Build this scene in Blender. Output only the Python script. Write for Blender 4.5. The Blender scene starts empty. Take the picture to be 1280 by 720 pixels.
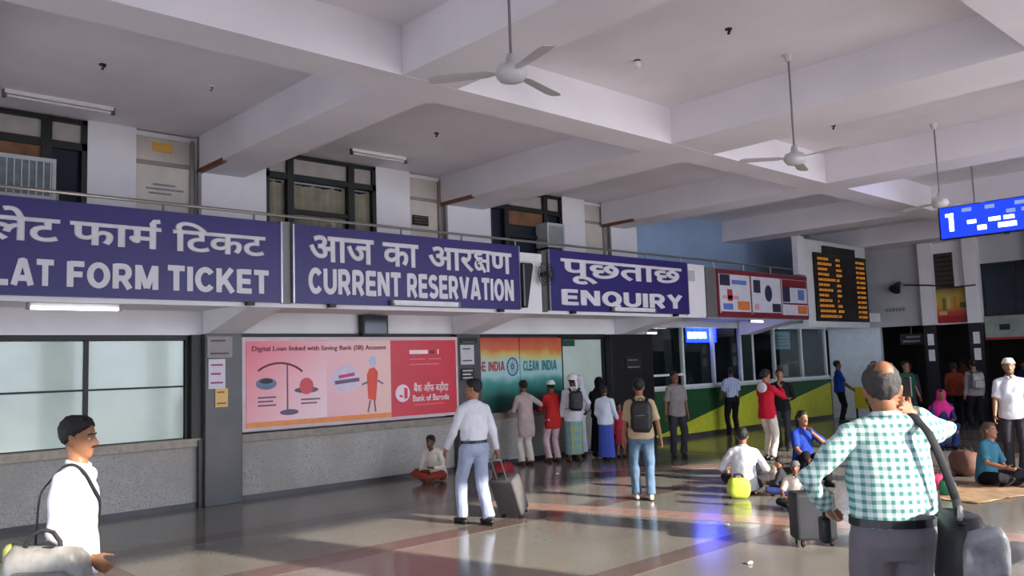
import bpy, bmesh, math, random
from mathutils import Vector, Matrix, Euler, noise
random.seed(7)
sc = bpy.context.scene
COL = sc.collection
R_ = math.radians

# ------------------------------------------------------------------ camera, world, sun, exposure
def setup_view():
    yaw, pit, rol = 0.74903, 0.09158, -0.03274
    fwd = Vector((math.sin(yaw)*math.cos(pit), math.cos(yaw)*math.cos(pit), math.sin(pit)))
    right = Vector((math.cos(yaw), -math.sin(yaw), 0)); up = right.cross(fwd)
    r = right*math.cos(rol)+up*math.sin(rol); u = -right*math.sin(rol)+up*math.cos(rol)
    cd = bpy.data.cameras.new('camera'); cam = bpy.data.objects.new('camera', cd); COL.objects.link(cam)
    cd.sensor_width = 36; cd.lens = 1050.2/1280*36; cd.clip_start = .05; cd.clip_end = 400
    m = Matrix((r, u, -fwd)).transposed().to_4x4(); m.translation = (0, 0, 1.88)
    cam.matrix_world = m; sc.camera = cam
setup_view()
SUN_AZ = R_(-77); SUN_EL = R_(20.5)
w = bpy.data.worlds.new('sky'); sc.world = w; w.use_nodes = True
nt = w.node_tree; bg = nt.nodes['Background']
bg.inputs[0].default_value = (.74, .84, 1, 1); bg.inputs[1].default_value = 3.4     # even hazy daylight
sd = bpy.data.lights.new('sun', 'SUN'); sd.energy = 6.0; sd.angle = R_(.7); sd.color = (1, .92, .80)
so = bpy.data.objects.new('sun', sd); COL.objects.link(so)
sdir = Vector((math.cos(SUN_AZ)*math.cos(SUN_EL), math.sin(SUN_AZ)*math.cos(SUN_EL), math.sin(SUN_EL)))
so.rotation_euler = sdir.to_track_quat('Z', 'Y').to_euler(); so.location = sdir*40
sc.view_settings.view_transform = 'Standard'; sc.view_settings.look = 'None'; sc.view_settings.gamma = 1
sc.view_settings.use_curve_mapping = False; sc.view_settings.exposure = 0.98

# ------------------------------------------------------------------ materials
def lin(c): return tuple((v/12.92 if v <= .04045 else ((v+.055)/1.055)**2.4) for v in (x/255 for x in c))
MATS = {}
def mat(name, rgb, rough=.6, metal=0, var=.06, scale=6, bump=0, bscale=60, spec=.4, emit=0, coat=0):
    if name in MATS: return MATS[name]
    m = bpy.data.materials.new(name); m.use_nodes = True; n = m.node_tree.nodes; l = m.node_tree.links
    b = n['Principled BSDF']; c = lin(rgb)
    b.inputs['Roughness'].default_value = rough; b.inputs['Metallic'].default_value = metal
    b.inputs['Specular IOR Level'].default_value = spec; b.inputs['Coat Weight'].default_value = coat
    tc = n.new('ShaderNodeTexCoord'); ns = n.new('ShaderNodeTexNoise'); ns.inputs['Scale'].default_value = scale
    ns.inputs['Detail'].default_value = 5; l.new(tc.outputs['Object'], ns.inputs['Vector'])
    rp = n.new('ShaderNodeValToRGB'); e = rp.color_ramp.elements
    e[0].position = .3; e[1].position = .7
    e[0].color = tuple(max(0, v*(1-var*1.6)) for v in c)+(1,); e[1].color = tuple(min(1, v*(1+var)) for v in c)+(1,)
    l.new(ns.outputs['Fac'], rp.inputs['Fac']); l.new(rp.outputs['Color'], b.inputs['Base Color'])
    if emit:
        l.new(rp.outputs['Color'], b.inputs['Emission Color']); b.inputs['Emission Strength'].default_value = emit
    if bump:
        n2 = n.new('ShaderNodeTexNoise'); n2.inputs['Scale'].default_value = bscale; n2.inputs['Detail'].default_value = 4
        l.new(tc.outputs['Object'], n2.inputs['Vector'])
        bp = n.new('ShaderNodeBump'); bp.inputs['Strength'].default_value = bump; bp.inputs['Distance'].default_value = .01
        l.new(n2.outputs['Fac'], bp.inputs['Height']); l.new(bp.outputs['Normal'], b.inputs['Normal'])
    MATS[name] = m; return m
def mat_speckle(name, cols, scale, rough, spec=.4, big=None):
    """stone: voronoi/noise speckle between colours; big = (colour, scale) slow patches"""
    m = bpy.data.materials.new(name); m.use_nodes = True; n = m.node_tree.nodes; l = m.node_tree.links
    b = n['Principled BSDF']; b.inputs['Roughness'].default_value = rough; b.inputs['Specular IOR Level'].default_value = spec
    tc = n.new('ShaderNodeTexCoord'); ns = n.new('ShaderNodeTexNoise'); ns.inputs['Scale'].default_value = scale; ns.inputs['Detail'].default_value = 6
    l.new(tc.outputs['Object'], ns.inputs['Vector'])
    rp = n.new('ShaderNodeValToRGB'); el = rp.color_ramp.elements
    k = len(cols)
    while len(el) < k: el.new(.5)
    for i, c in enumerate(cols): el[i].position = .3+.4*i/(k-1); el[i].color = lin(c)+(1,)
    l.new(ns.outputs['Fac'], rp.inputs['Fac']); out = rp.outputs['Color']
    if big:
        n2 = n.new('ShaderNodeTexNoise'); n2.inputs['Scale'].default_value = big[1]; n2.inputs['Detail'].default_value = 3
        l.new(tc.outputs['Object'], n2.inputs['Vector'])
        r2 = n.new('ShaderNodeValToRGB'); r2.color_ramp.elements[0].position = .42; r2.color_ramp.elements[1].position = .62
        l.new(n2.outputs['Fac'], r2.inputs['Fac'])
        mx = n.new('ShaderNodeMix'); mx.data_type = 'RGBA'; l.new(r2.outputs['Color'], mx.inputs[0])
        l.new(out, mx.inputs[6]); mx.inputs[7].default_value = lin(big[0])+(1,)
        ml = n.new('ShaderNodeMath'); ml.operation = 'MULTIPLY'; ml.inputs[1].default_value = .55
        l.new(r2.outputs['Color'], ml.inputs[0]); l.new(ml.outputs[0], mx.inputs[0]); out = mx.outputs[2]
        rr = n.new('ShaderNodeMapRange'); rr.inputs[3].default_value = rough*.8; rr.inputs[4].default_value = rough*1.5
        l.new(n2.outputs['Fac'], rr.inputs[0]); l.new(rr.outputs[0], b.inputs['Roughness'])
    l.new(out, b.inputs['Base Color']); MATS[name] = m; return m
def mat_stripes(name, base, cols, axis, freq, duty=.5, rough=.8, axis2=None, dark=None):
    """woven stripes or checks from object coordinates; axis/axis2 in 'XYZ'"""
    m = bpy.data.materials.new(name); m.use_nodes = True; n = m.node_tree.nodes; l = m.node_tree.links
    b = n['Principled BSDF']; b.inputs['Roughness'].default_value = rough; b.inputs['Specular IOR Level'].default_value = .2
    tc = n.new('ShaderNodeTexCoord'); sp = n.new('ShaderNodeSeparateXYZ'); l.new(tc.outputs['Object'], sp.inputs[0])
    nz = n.new('ShaderNodeTexNoise'); nz.inputs['Scale'].default_value = 7; l.new(tc.outputs['Object'], nz.inputs['Vector'])
    def wave(ax):
        a = n.new('ShaderNodeMath'); a.operation = 'MULTIPLY_ADD'; a.inputs[1].default_value = .016; l.new(nz.outputs['Fac'], a.inputs[0]); l.new(sp.outputs[ax], a.inputs[2])
        f = n.new('ShaderNodeMath'); f.operation = 'MULTIPLY'; f.inputs[1].default_value = freq; l.new(a.outputs[0], f.inputs[0])
        fr = n.new('ShaderNodeMath'); fr.operation = 'FRACT'; l.new(f.outputs[0], fr.inputs[0])
        g = n.new('ShaderNodeMath'); g.operation = 'LESS_THAN'; g.inputs[1].default_value = duty; l.new(fr.outputs[0], g.inputs[0]); return g.outputs[0]
    mx = n.new('ShaderNodeMix'); mx.data_type = 'RGBA'; mx.inputs[6].default_value = lin(base)+(1,); mx.inputs[7].default_value = lin(cols)+(1,)
    w1 = wave(axis)
    if axis2:
        w2 = wave(axis2); ad = n.new('ShaderNodeMath'); ad.operation = 'ADD'; l.new(w1, ad.inputs[0]); l.new(w2, ad.inputs[1])
        hf = n.new('ShaderNodeMath'); hf.operation = 'MULTIPLY'; hf.inputs[1].default_value = .5; l.new(ad.outputs[0], hf.inputs[0]); l.new(hf.outputs[0], mx.inputs[0])
    else: l.new(w1, mx.inputs[0])
    l.new(mx.outputs[2], b.inputs['Base Color']); MATS[name] = m; return m
def mat_zgrad(name, stops, z0, z1, rough=.3):
    """printed film: colour bands up the sheet (object Z)"""
    m = bpy.data.materials.new(name); m.use_nodes = True; n = m.node_tree.nodes; l = m.node_tree.links
    b = n['Principled BSDF']; b.inputs['Roughness'].default_value = rough
    tc = n.new('ShaderNodeTexCoord'); sp = n.new('ShaderNodeSeparateXYZ'); l.new(tc.outputs['Object'], sp.inputs[0])
    nz = n.new('ShaderNodeTexNoise'); nz.inputs['Scale'].default_value = 2.5; nz.inputs['Detail'].default_value = 5; l.new(tc.outputs['Object'], nz.inputs['Vector'])
    mr = n.new('ShaderNodeMapRange'); mr.inputs[1].default_value = z0; mr.inputs[2].default_value = z1; l.new(sp.outputs['Z'], mr.inputs[0])
    ad = n.new('ShaderNodeMath'); ad.operation = 'MULTIPLY_ADD'; ad.inputs[1].default_value = .22; l.new(nz.outputs['Fac'], ad.inputs[0]); l.new(mr.outputs[0], ad.inputs[2])
    sb = n.new('ShaderNodeMath'); sb.operation = 'SUBTRACT'; sb.inputs[1].default_value = .11; l.new(ad.outputs[0], sb.inputs[0])
    rp = n.new('ShaderNodeValToRGB'); el = rp.color_ramp.elements
    while len(el) < len(stops): el.new(.5)
    for i, (p, c) in enumerate(stops): el[i].position = p; el[i].color = lin(c)+(1,)
    l.new(sb.outputs[0], rp.inputs['Fac']); l.new(rp.outputs['Color'], b.inputs['Base Color']); MATS[name] = m; return m

# ------------------------------------------------------------------ mesh helpers
def link_mesh(name, bm, m=None, parent=None, smooth=False, keep=False):
    me = bpy.data.meshes.new(name)
    if isinstance(bm, bmesh.types.BMesh): bm.normal_update(); bm.to_mesh(me); bm.free()
    else: me.from_pydata(*bm); me.update()
    if smooth: me.polygons.foreach_set('use_smooth', [True]*len(me.polygons))
    o = bpy.data.objects.new(name, me); COL.objects.link(o)
    if m:
        for mm in (m if isinstance(m, (list, tuple)) else [m]): me.materials.append(mm)
    if parent: o.parent = parent
    return o
def tag(o, label=None, cat=None, group=None, kind=None):
    if label: o['label'] = label
    if cat: o['category'] = cat
    if group: o['group'] = group
    if kind: o['kind'] = kind
    return o
def thing(name, label, cat, loc=(0, 0, 0), rz=0, group=None):
    o = bpy.data.objects.new(name, None); COL.objects.link(o); o.location = loc; o.rotation_euler = (0, 0, rz); o.empty_display_size = .1
    return tag(o, label, cat, group)
def bx(bm, x0, x1, y0, y1, z0, z1, mi=0):
    v = [bm.verts.new(p) for p in ((x0, y0, z0), (x1, y0, z0), (x1, y1, z0), (x0, y1, z0), (x0, y0, z1), (x1, y0, z1), (x1, y1, z1), (x0, y1, z1))]
    for f in ((3, 2, 1, 0), (4, 5, 6, 7), (0, 1, 5, 4), (1, 2, 6, 5), (2, 3, 7, 6), (3, 0, 4, 7)):
        bm.faces.new([v[i] for i in f]).material_index = mi
    return v
def box(name, b, m, parent=None, bev=0):
    bm = bmesh.new(); bx(bm, *b)
    if bev: bmesh.ops.bevel(bm, geom=bm.edges[:], offset=bev, segments=2, affect='EDGES', profile=.7)
    return link_mesh(name, bm, m, parent)
def boxes(name, bl, m, parent=None):
    bm = bmesh.new()
    for b in bl: bx(bm, *b)
    return link_mesh(name, bm, m, parent)
def ring_frames(pts):
    T = []
    for i in range(len(pts)):
        a = pts[max(i-1, 0)]; b = pts[min(i+1, len(pts)-1)]; T.append((b-a).normalized())
    return T
def tube(bm, pts, rad, n=10, ref=None, ell=1.0, caps=True, mi=0):
    """tapered tube with rounded ends; ell flattens across ref"""
    pts = [Vector(p) for p in pts]
    if not hasattr(rad, '__len__'): rad = [rad]*len(pts)
    T = ring_frames(pts)
    ref = Vector(ref) if ref else (Vector((0, 0, 1)) if abs(T[0].z) < .9 else Vector((0, 1, 0)))
    rows = []
    if caps:
        P = [pts[0]-T[0]*rad[0]*.92, pts[0]-T[0]*rad[0]*.6]+pts+[pts[-1]+T[-1]*rad[-1]*.6, pts[-1]+T[-1]*rad[-1]*.92]
        RR = [rad[0]*.35, rad[0]*.8]+list(rad)+[rad[-1]*.8, rad[-1]*.35]; TT = [T[0], T[0]]+T+[T[-1], T[-1]]
    else: P, RR, TT = pts, list(rad), T
    for p, r, t in zip(P, RR, TT):
        u = ref-t*ref.dot(t)
        if u.length < 1e-4: u = Vector((1, 0, 0))-t*t.x
        u.normalize(); v = t.cross(u)
        rows.append([bm.verts.new(p+u*(math.cos(a)*r*ell)+v*(math.sin(a)*r)) for a in (2*math.pi*k/n for k in range(n))])
    for a, b in zip(rows, rows[1:]):
        for k in range(n): bm.faces.new((a[k], a[(k+1) % n], b[(k+1) % n], b[k])).material_index = mi
    bm.faces.new(rows[0][::-1]).material_index = mi; bm.faces.new(rows[-1]).material_index = mi
def loft(bm, secs, n=16, power=2.0, mi=0):
    """secs: (centre, right vec, fwd vec) rings"""
    rows = []
    for c, u, v in secs:
        row = []
        for k in range(n):
            a = 2*math.pi*k/n; ca, sa = math.cos(a), math.sin(a)
            x = math.copysign(abs(ca)**(2/power), ca); y = math.copysign(abs(sa)**(2/power), sa)
            row.append(bm.verts.new(c+u*x+v*y))
        rows.append(row)
    for a, b in zip(rows, rows[1:]):
        for k in range(n): bm.faces.new((a[k], a[(k+1) % n], b[(k+1) % n], b[k])).material_index = mi
    bm.faces.new(rows[0][::-1]).material_index = mi; bm.faces.new(rows[-1]).material_index = mi
def ellipsoid(bm, c, r, n=12, m=8, mi=0):
    c = Vector(c); rr = Vector(r) if hasattr(r, '__len__') else Vector((r, r, r))
    secs = []
    for i in range(m+1):
        a = -math.pi/2+math.pi*(i+.25 if i == 0 else i-.25 if i == m else i)/m
        secs.append((c+Vector((0, 0, rr.z*math.sin(a))), Vector((rr.x*math.cos(a), 0, 0)), Vector((0, rr.y*math.cos(a), 0))))
    loft(bm, secs, n, mi=mi)
def prism(bm, poly, y0, y1, mi=0):
    """polygon in XZ extruded along Y"""
    a = [bm.verts.new((x, y0, z)) for x, z in poly]; b = [bm.verts.new((x, y1, z)) for x, z in poly]; k = len(poly)
    bm.faces.new(a).material_index = mi; bm.faces.new(b[::-1]).material_index = mi
    for i in range(k): bm.faces.new((a[i], b[i], b[(i+1) % k], a[(i+1) % k])).material_index = mi
def rbox(bm, c, d, r=.03, seg=2, mi=0, rot=None):
    g = bmesh.ops.create_cube(bm, size=1); vs = g['verts']
    M = Matrix.Translation(c) @ (rot.to_4x4() if rot else Matrix.Identity(4)) @ Matrix.Diagonal((*d, 1))
    bmesh.ops.transform(bm, matrix=M, verts=vs)
    es = list({e for v in vs for e in v.link_edges})
    rs = bmesh.ops.bevel(bm, geom=es, offset=r, segments=seg, affect='EDGES', profile=.6)
    if mi:
        for f in rs['faces']: f.material_index = mi
def copy_tree(o, parent=None):
    c = o.copy(); COL.objects.link(c); c.parent = parent
    for ch in list(o.children): copy_tree(ch, c)
    return c
def voxel(bm, size, smooth=3, factor=.5, dec=1.0):
    """one continuous surface from overlapping closed shapes"""
    bmesh.ops.recalc_face_normals(bm, faces=bm.faces[:])
    me = bpy.data.meshes.new('tmp'); bm.to_mesh(me); bm.free()
    o = bpy.data.objects.new('tmp', me); COL.objects.link(o)
    r = o.modifiers.new('r', 'REMESH'); r.mode = 'VOXEL'; r.voxel_size = size; r.adaptivity = 0
    if smooth: s = o.modifiers.new('s', 'SMOOTH'); s.factor = factor; s.iterations = smooth
    if dec < 1: d = o.modifiers.new('d', 'DECIMATE'); d.ratio = dec
    dg = bpy.context.evaluated_depsgraph_get()
    out = bpy.data.meshes.new_from_object(o.evaluated_get(dg))
    bpy.data.objects.remove(o); bpy.data.meshes.remove(me)
    out.polygons.foreach_set('use_smooth', [True]*len(out.polygons))
    return out
def obj_from(name, me, m, parent):
    me.name = name; me.materials.clear(); me.materials.append(m)
    o = bpy.data.objects.new(name, me); COL.objects.link(o); o.parent = parent; return o
def folds(me, amp, sx=9, sz=3.5, seed=0):
    import numpy as np
    n = len(me.vertices); co = np.empty(n*3, 'f'); me.vertices.foreach_get('co', co)
    nr = np.empty(n*3, 'f'); me.vertices.foreach_get('normal', nr); co = co.reshape(-1, 3); nr = nr.reshape(-1, 3)
    ox, oy, oz = seed*3.1, seed*1.7, seed*.9; d = np.empty(n, 'f'); nz = noise.noise
    for i, (x, y, z) in enumerate(co.tolist()):
        a, b, c = x*sx+ox, y*sx+oy, z*sz+x*2.5+oz
        d[i] = nz((a, b, c))+.45*nz((a*2.3, b*2.3, c*2.3))
    co += nr*(d*amp)[:, None]; me.vertices.foreach_set('co', co.ravel()); me.update()
# ------------------------------------------------------------------ people
def ik(a, t, l1, l2, pole):
    a = Vector(a); t = Vector(t); d = t-a; L = d.length
    mx = (l1+l2)*.995
    if L > mx: t = a+d*(mx/L); d = t-a; L = mx
    L = max(L, abs(l1-l2)*1.05+.01)
    x = (l1*l1-l2*l2+L*L)/(2*L); h = math.sqrt(max(l1*l1-x*x, 0)); dn = d.normalized()
    p = Vector(pole); p = p-dn*p.dot(dn)
    if p.length < 1e-4: p = Vector((0, 1, 0))-dn*dn.y
    return a+dn*x+p.normalized()*h, t
HEADSEC = [(0, .026, .028, .058), (.018, .043, .048, .047), (.045, .057, .070, .027), (.085, .066, .086, .01), (.125, .0735, .095, 0), (.165, .074, .096, -.006), (.198, .062, .083, -.009), (.220, .041, .055, -.01), (.231, .014, .018, -.01)]
def head_loft(bm, M, grow=0.0, n=18, z0=-1, zs=1.0):
    secs = []
    for z, rx, ry, yc in HEADSEC:
        if z < z0: continue
        zz = z+(grow*.9 if z > .2 else 0)
        secs.append((M @ Vector((0, yc, zz)), M.to_3x3() @ Vector((rx+grow, 0, 0)), M.to_3x3() @ Vector((0, ry+grow, 0))))
    loft(bm, secs, n)
def hand(bm, wrist, d, thumb, side, curl=.9, s=1.0, spread=0):
    d = d.normalized(); thumb = thumb-d*thumb.dot(d)
    if thumb.length < .05: thumb = Vector((0, 0, 1))-d*d.z
    thumb.normalize(); nrm = d.cross(thumb)*(-side)      # palm normal
    W = lambda a, b, c: wrist+d*(a*s)+thumb*(b*s)+nrm*(c*s)
    loft(bm, [(W(-.01, 0, 0), thumb*.024*s, nrm*.019*s), (W(.02, 0, 0), thumb*.034*s, nrm*.017*s), (W(.06, 0, .002), thumb*.041*s, nrm*.016*s), (W(.09, 0, .003), thumb*.039*s, nrm*.013*s)], 10)
    for b, L in ((.030, .068), (.011, .076), (-.009, .071), (-.028, .056)):
        p = W(.082, b, .002); q = [p]; ang = curl*.25; dd = d
        for seg in (.46, .30, .24):
            dr = d*math.cos(ang)+nrm*math.sin(ang)
            p = p+dr*(L*seg*s); q.append(p); ang += curl*.75
        tube(bm, q, [.0092*s, .0088*s, .008*s, .0068*s], 6)
    p0 = W(.018, .026, .004); t1 = (d*.62+thumb*.75+nrm*.25).normalized(); t2 = (d*.9+thumb*.22+nrm*(.25+curl*.3)).normalized()
    p1 = p0+t1*.036*s; p2 = p1+t2*.03*s; p3 = p2+t2*.024*s
    tube(bm, [p0, p1, p2, p3], [.014*s, .0112*s, .0098*s, .0082*s], 6)
    return nrm
def person(label, loc, rz, H=1.7, lean=0, tilt=0, twist=0, pel=None, pelz=.93, pelpitch=0, hyaw=0, hpitch=0, htilt=0,
           hl=(-.25, .05, .78), hr=(.25, .05, .78), pl=(-.4, -1, -.1), pr=(.4, -1, -.1), tl=(0, 1, 0), tr=(0, 1, 0), curl=.9,
           fl=(-.09, .05, .07), fr=(.09, -.02, .07), kl=(-.15, 1, 0), kr=(.15, 1, 0), toel=0, toer=0,
           skin=(132, 88, 62), hair=(22, 19, 18), hairstyle='short', top=None, topmat=None, sleeve='long', tuck=False, toplen=-.10, girth=1.0,
           bottom='trousers', botmat=None, hem=.06, hemr=.2, shoe=(30, 28, 27), fine=False, cap=None, scarf=None, collar=True, belt=None,
           beard=False, bare=False, group=None, strap=None, seed=0, nofold=False, neck=0):
    k = H/1.72
    root = thing('person', label, 'person', loc, rz, group)
    V = lambda t: Vector(t)
    P = V(pel) if pel else V((0, 0, pelz))
    Rp = Euler((R_(-pelpitch), 0, 0)).to_matrix()
    Rc = Matrix.Rotation(R_(tilt), 3, 'Y') @ Matrix.Rotation(R_(-lean), 3, 'X') @ Matrix.Rotation(R_(twist), 3, 'Z')
    def sp(t):       # spine point and frame at t metres above the pelvis
        f = max(0, min(1, t/.5)); R = Rp.lerp(Rc, f)
        q = P.copy(); st = 8
        if t < 0: return P+Rp @ V((0, 0, t)), Rp
        for i in range(st): q = q+Rp.lerp(Rc, max(0, min(1, (t*(i+.5)/st)/.5))) @ V((0, 0, t/st))
        return q, R
    def sec(t, rx, ry, y=0):
        c, R = sp(t); return (c+R @ V((0, y, 0)), R @ V((rx, 0, 0)), R @ V((0, ry, 0)))
    nb, nR = sp(.515); sh, sR = sp(.455)
    SL = sh+sR @ V((-.166, -.005, -.012)); SR = sh+sR @ V((.166, -.005, -.012))
    HL = P+Rp @ V((-.088, 0, -.03)); HR = P+Rp @ V((.088, 0, -.03))
    EL, WL = ik(SL, hl, .285, .25, pl); ER, WR = ik(SR, hr, .285, .25, pr)
    KL, AL = ik(HL, fl, .43, .43, kl); KR, AR = ik(HR, fr, .43, .43, kr)
    Mh = Matrix.Translation(nb+nR @ V((0, .012, .048+neck))) @ nR.to_4x4() @ Euler((R_(-hpitch+lean*.6), R_(htilt), R_(hyaw)), 'ZXY').to_matrix().to_4x4()
    Mh = Mh @ Matrix.Translation((0, -.025, 0))
    S = Matrix.Scale(k, 4)
    def fin(bm): bmesh.ops.transform(bm, matrix=S, verts=bm.verts[:]); return bm
    h3 = Mh.to_3x3(); HP = lambda x, y, z: Mh @ V((x, y, z))
    # ---- body: one continuous skin surface
    bm = bmesh.new()
    loft(bm, [sec(-.09, .11*girth, .085*girth), sec(-.02, .150*girth, .105*girth), sec(.10, .135*girth, .098*girth), sec(.25, .15, .105), sec(.38, .160, .096), sec(.44, .115, .072), sec(.485, .06, .054)], 16)
    tube(bm, [SL, SL.lerp(SR, .5)+sR @ V((0, 0, .012)), SR], [.040, .046, .040], 10)
    tube(bm, [nb-nR @ V((0, 0, .04)), nb+nR @ V((0, .004, .02)), HP(0, -.012, .05)], [.062, .056, .052], 12)
    head_loft(bm, Mh)
    tube(bm, [HP(0, .093, .122), HP(0, .104, .103), HP(0, .113, .086)], [.008, .011, .0135], 8)
    tube(bm, [HP(-.012, .098, .083), HP(.012, .098, .083)], .0095, 6)
    tube(bm, [HP(-.04, .079, .134), HP(0, .09, .134), HP(.04, .079, .134)], [.006, .008, .006], 6)
    tube(bm, [HP(-.021, .082, .058), HP(0, .09, .058), HP(.021, .082, .058)], [.004, .0065, .004], 6)
    tube(bm, [HP(-.018, .08, .048), HP(0, .088, .047), HP(.018, .08, .048)], [.004, .0065, .004], 6)
    ellipsoid(bm, (0, 0, 0), .001)
    for s_ in (-1, 1):
        tube(bm, [HP(s_*.071, -.004, .082), HP(s_*.078, -.010, .105), HP(s_*.081, -.014, .128), HP(s_*.073, -.004, .134)], [.009, .011, .012, .008], 7)
    for Sx, E, Wr, sd, th in ((SL, EL, WL, -1, tl), (SR, ER, WR, 1, tr)):
        tube(bm, [Sx+(sh-Sx)*.2, Sx, (Sx+E)/2, E, E.lerp(Wr, .35), Wr], [.046, .044, .041, .037, .036, .024], 10)
        hand(bm, Wr, Wr-E, V(th), sd, curl)
    for Hx, K, A in ((HL, KL, AL), (HR, KR, AR)):
        tube(bm, [Hx, Hx.lerp(K, .5), K, K.lerp(A, .3), K.lerp(A, .65), A], [.08*girth, .068, .05, .049, .038, .033], 10)
    FD = []
    for A, K, to in ((AL, KL, toel), (AR, KR, toer)):
        f = Matrix.Rotation(R_(to), 3, 'Z') @ V((0, 1, 0))
        sh_ = (K-A).normalized()
        if abs(sh_.z) < .6: f = (V((0, 0, 1))*.55+f*.8-sh_*sh_.dot(f)*.5).normalized()
        FD.append(f)
        dn = V((0, 0, -.036))
        tube(bm, [A+dn-f*.05, A+dn+f*.03, A+dn*1.25+f*.10, A+dn*1.4+f*.16], [.03, .034, .031, .020], 9)
    vs = .0075 if fine else .0095
    me = voxel(fin(bm), vs, 2, .5, .42 if fine else .3)
    mskin = mat('skin_%d_%d_%d' % skin, skin, .5, var=.06, scale=14, spec=.4)
    body = obj_from('body', me, mskin, root)
    # ---- eyes and brows
    wm = mat('eye_white', (205, 198, 190), .3); km = mat('eye_dark', (24, 16, 12), .25)
    for s_ in (-1, 1):
        bm = bmesh.new(); c = HP(s_*.031, .077, .117)
        ellipsoid(bm, c, (.0115, .0115, .007), 8, 6, 0); c2 = HP(s_*.031, .0835, .117); ellipsoid(bm, c2, .0064, 6, 4, 1)
        link_mesh('eye', fin(bm), [wm, km], root, True)
    hm = mat('hair_%d_%d_%d' % hair, hair, .55, var=.25, scale=40, bump=.6, bscale=180)
    bm = bmesh.new()
    for s_ in (-1, 1): tube(bm, [HP(s_*.014, .093, .141), HP(s_*.032, .089, .144), HP(s_*.050, .075, .138)], [.004, .005, .003], 6)
    link_mesh('eyebrows', fin(bm), hm, root, True)
    if beard:
        bm = bmesh.new(); tube(bm, [HP(-.030, .080, .062), HP(0, .099, .069), HP(.030, .080, .062)], [.005, .0075, .005], 6)
        if beard == 'full':
            tube(bm, [HP(-.058, .03, .055), HP(-.04, .062, .022), HP(0, .082, .004), HP(.04, .062, .022), HP(.058, .03, .055)], [.012, .018, .022, .018, .012], 8)
        link_mesh('beard' if beard == 'full' else 'moustache', fin(bm), hm, root, True)
    # ---- hair
    def hair_cap(bm, grow, p0, nrm, second=None, cloth_cap=False):
        b2 = bmesh.new(); head_loft(b2, Matrix.Identity(4), grow, 20)
        bmesh.ops.subdivide_edges(b2, edges=b2.edges[:], cuts=3, use_grid_fill=True)
        nn = nrm.normalized()
        rag = .0 if cloth_cap else .011
        g = bmesh.ops.bisect_plane(b2, geom=b2.verts[:]+b2.edges[:]+b2.faces[:], plane_co=p0, plane_no=nrm, clear_inner=True)
        bmesh.ops.holes_fill(b2, edges=[e for e in b2.edges if e.is_boundary])
        if second:
            bmesh.ops.bisect_plane(b2, geom=b2.verts[:]+b2.edges[:]+b2.faces[:], plane_co=second[0], plane_no=second[1], clear_outer=True)
            bmesh.ops.holes_fill(b2, edges=[e for e in b2.edges if e.is_boundary])
        for v in b2.verts:
            q = v.co.copy(); dist = (q-p0).dot(nn); e = max(0, 1-dist/.035)
            v.co += Vector((noise.noise(q*45+Vector((seed, 0, 0))), noise.noise(q*45+Vector((0, 5+seed, 0))), noise.noise(q*45+Vector((9, 0, seed)))))*(.002 if cloth_cap else .0055)
            if dist < .035 and not cloth_cap:
                v.co -= nn*(noise.noise(q*60+Vector((seed*2, 3, 1)))*rag*e+.003*e); rd = Vector((q.x, q.y+.005, 0)); v.co -= rd.normalized()*(grow*.85*e*e) if rd.length > .02 else rd*0
        bmesh.ops.transform(b2, matrix=Mh, verts=b2.verts[:])
        tmp = bpy.data.meshes.new('t'); b2.to_mesh(tmp); b2.free(); bm.from_mesh(tmp); bpy.data.meshes.remove(tmp)
    if hairstyle:
        bm = bmesh.new()
        if hairstyle == 'bald': hair_cap(bm, .013, V((0, .02, .145)), V((0, -.66, .75)))
        else: hair_cap(bm, .016, V((0, .032, .149)), V((0, -.60, .80)))
        if hairstyle == 'long':
            tube(bm, [HP(0, -.05, .17), HP(0, -.095, .11), HP(0, -.10, .02), nb+nR @ V((0, -.105, -.10))], [.06, .072, .062, .03], 10)
        if hairstyle == 'bun':
            ellipsoid(bm, HP(0, -.115, .11), .04)
        ho = link_mesh('hair', fin(bm), hm, root, True)
        if hairstyle == 'bald':
            bm = bmesh.new(); ellipsoid(bm, HP(.004, -.052, .188), (.052, .060, .056), 14, 10)
            for v in bm.verts: v.co += Vector((noise.noise(v.co*50), noise.noise(v.co*50+Vector((4, 0, 0))), 0))*.006
            link_mesh('bald_crown', fin(bm), mskin, ho, True)
    # ---- headwear
    if cap:
        bm = bmesh.new(); cmt = mat('cap_%d_%d_%d' % cap[1], cap[1], .85, bump=.3, bscale=200)
        if cap[0] == 'skull':
            hair_cap(bm, .022, V((0, .0, .160)), V((0, -.12, .99)), None, True); link_mesh('cap', fin(bm), cmt, root, True)
        elif cap[0] == 'wrap':       # turban / wrapped headcloth
            for i, (z, r) in enumerate(((.150, .098), (.172, .102), (.196, .094), (.216, .076))):
                pts = [HP(math.cos(a)*r*.92, math.sin(a)*r*1.08-.006, z+.012*math.sin(a*1+i)) for a in (2*math.pi*j/14 for j in range(15))]
                tube(bm, pts, .021, 7, caps=False)
            ellipsoid(bm, HP(0, -.01, .205), (.07, .08, .035)); tube(bm, [HP(.03, -.10, .15), HP(.05, -.12, .05), HP(.05, -.125, -.04)], [.02, .026, .02], 8, ell=.5)
            link_mesh('turban', fin(bm), cmt, root, True)
        elif cap[0] == 'peak':
            hair_cap(bm, .023, V((0, .0, .158)), V((0, -.1, .99)), None, True)
            loft(bm, [(HP(0, .085, .163), h3 @ V((.062, 0, 0)), h3 @ V((0, .01, -.004))), (HP(0, .125, .160), h3 @ V((.058, 0, 0)), h3 @ V((0, .01, -.006))), (HP(0, .155, .152), h3 @ V((.032, 0, 0)), h3 @ V((0, .006, -.003)))], 12)
            link_mesh('cap', fin(bm), cmt, root, True)
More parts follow.
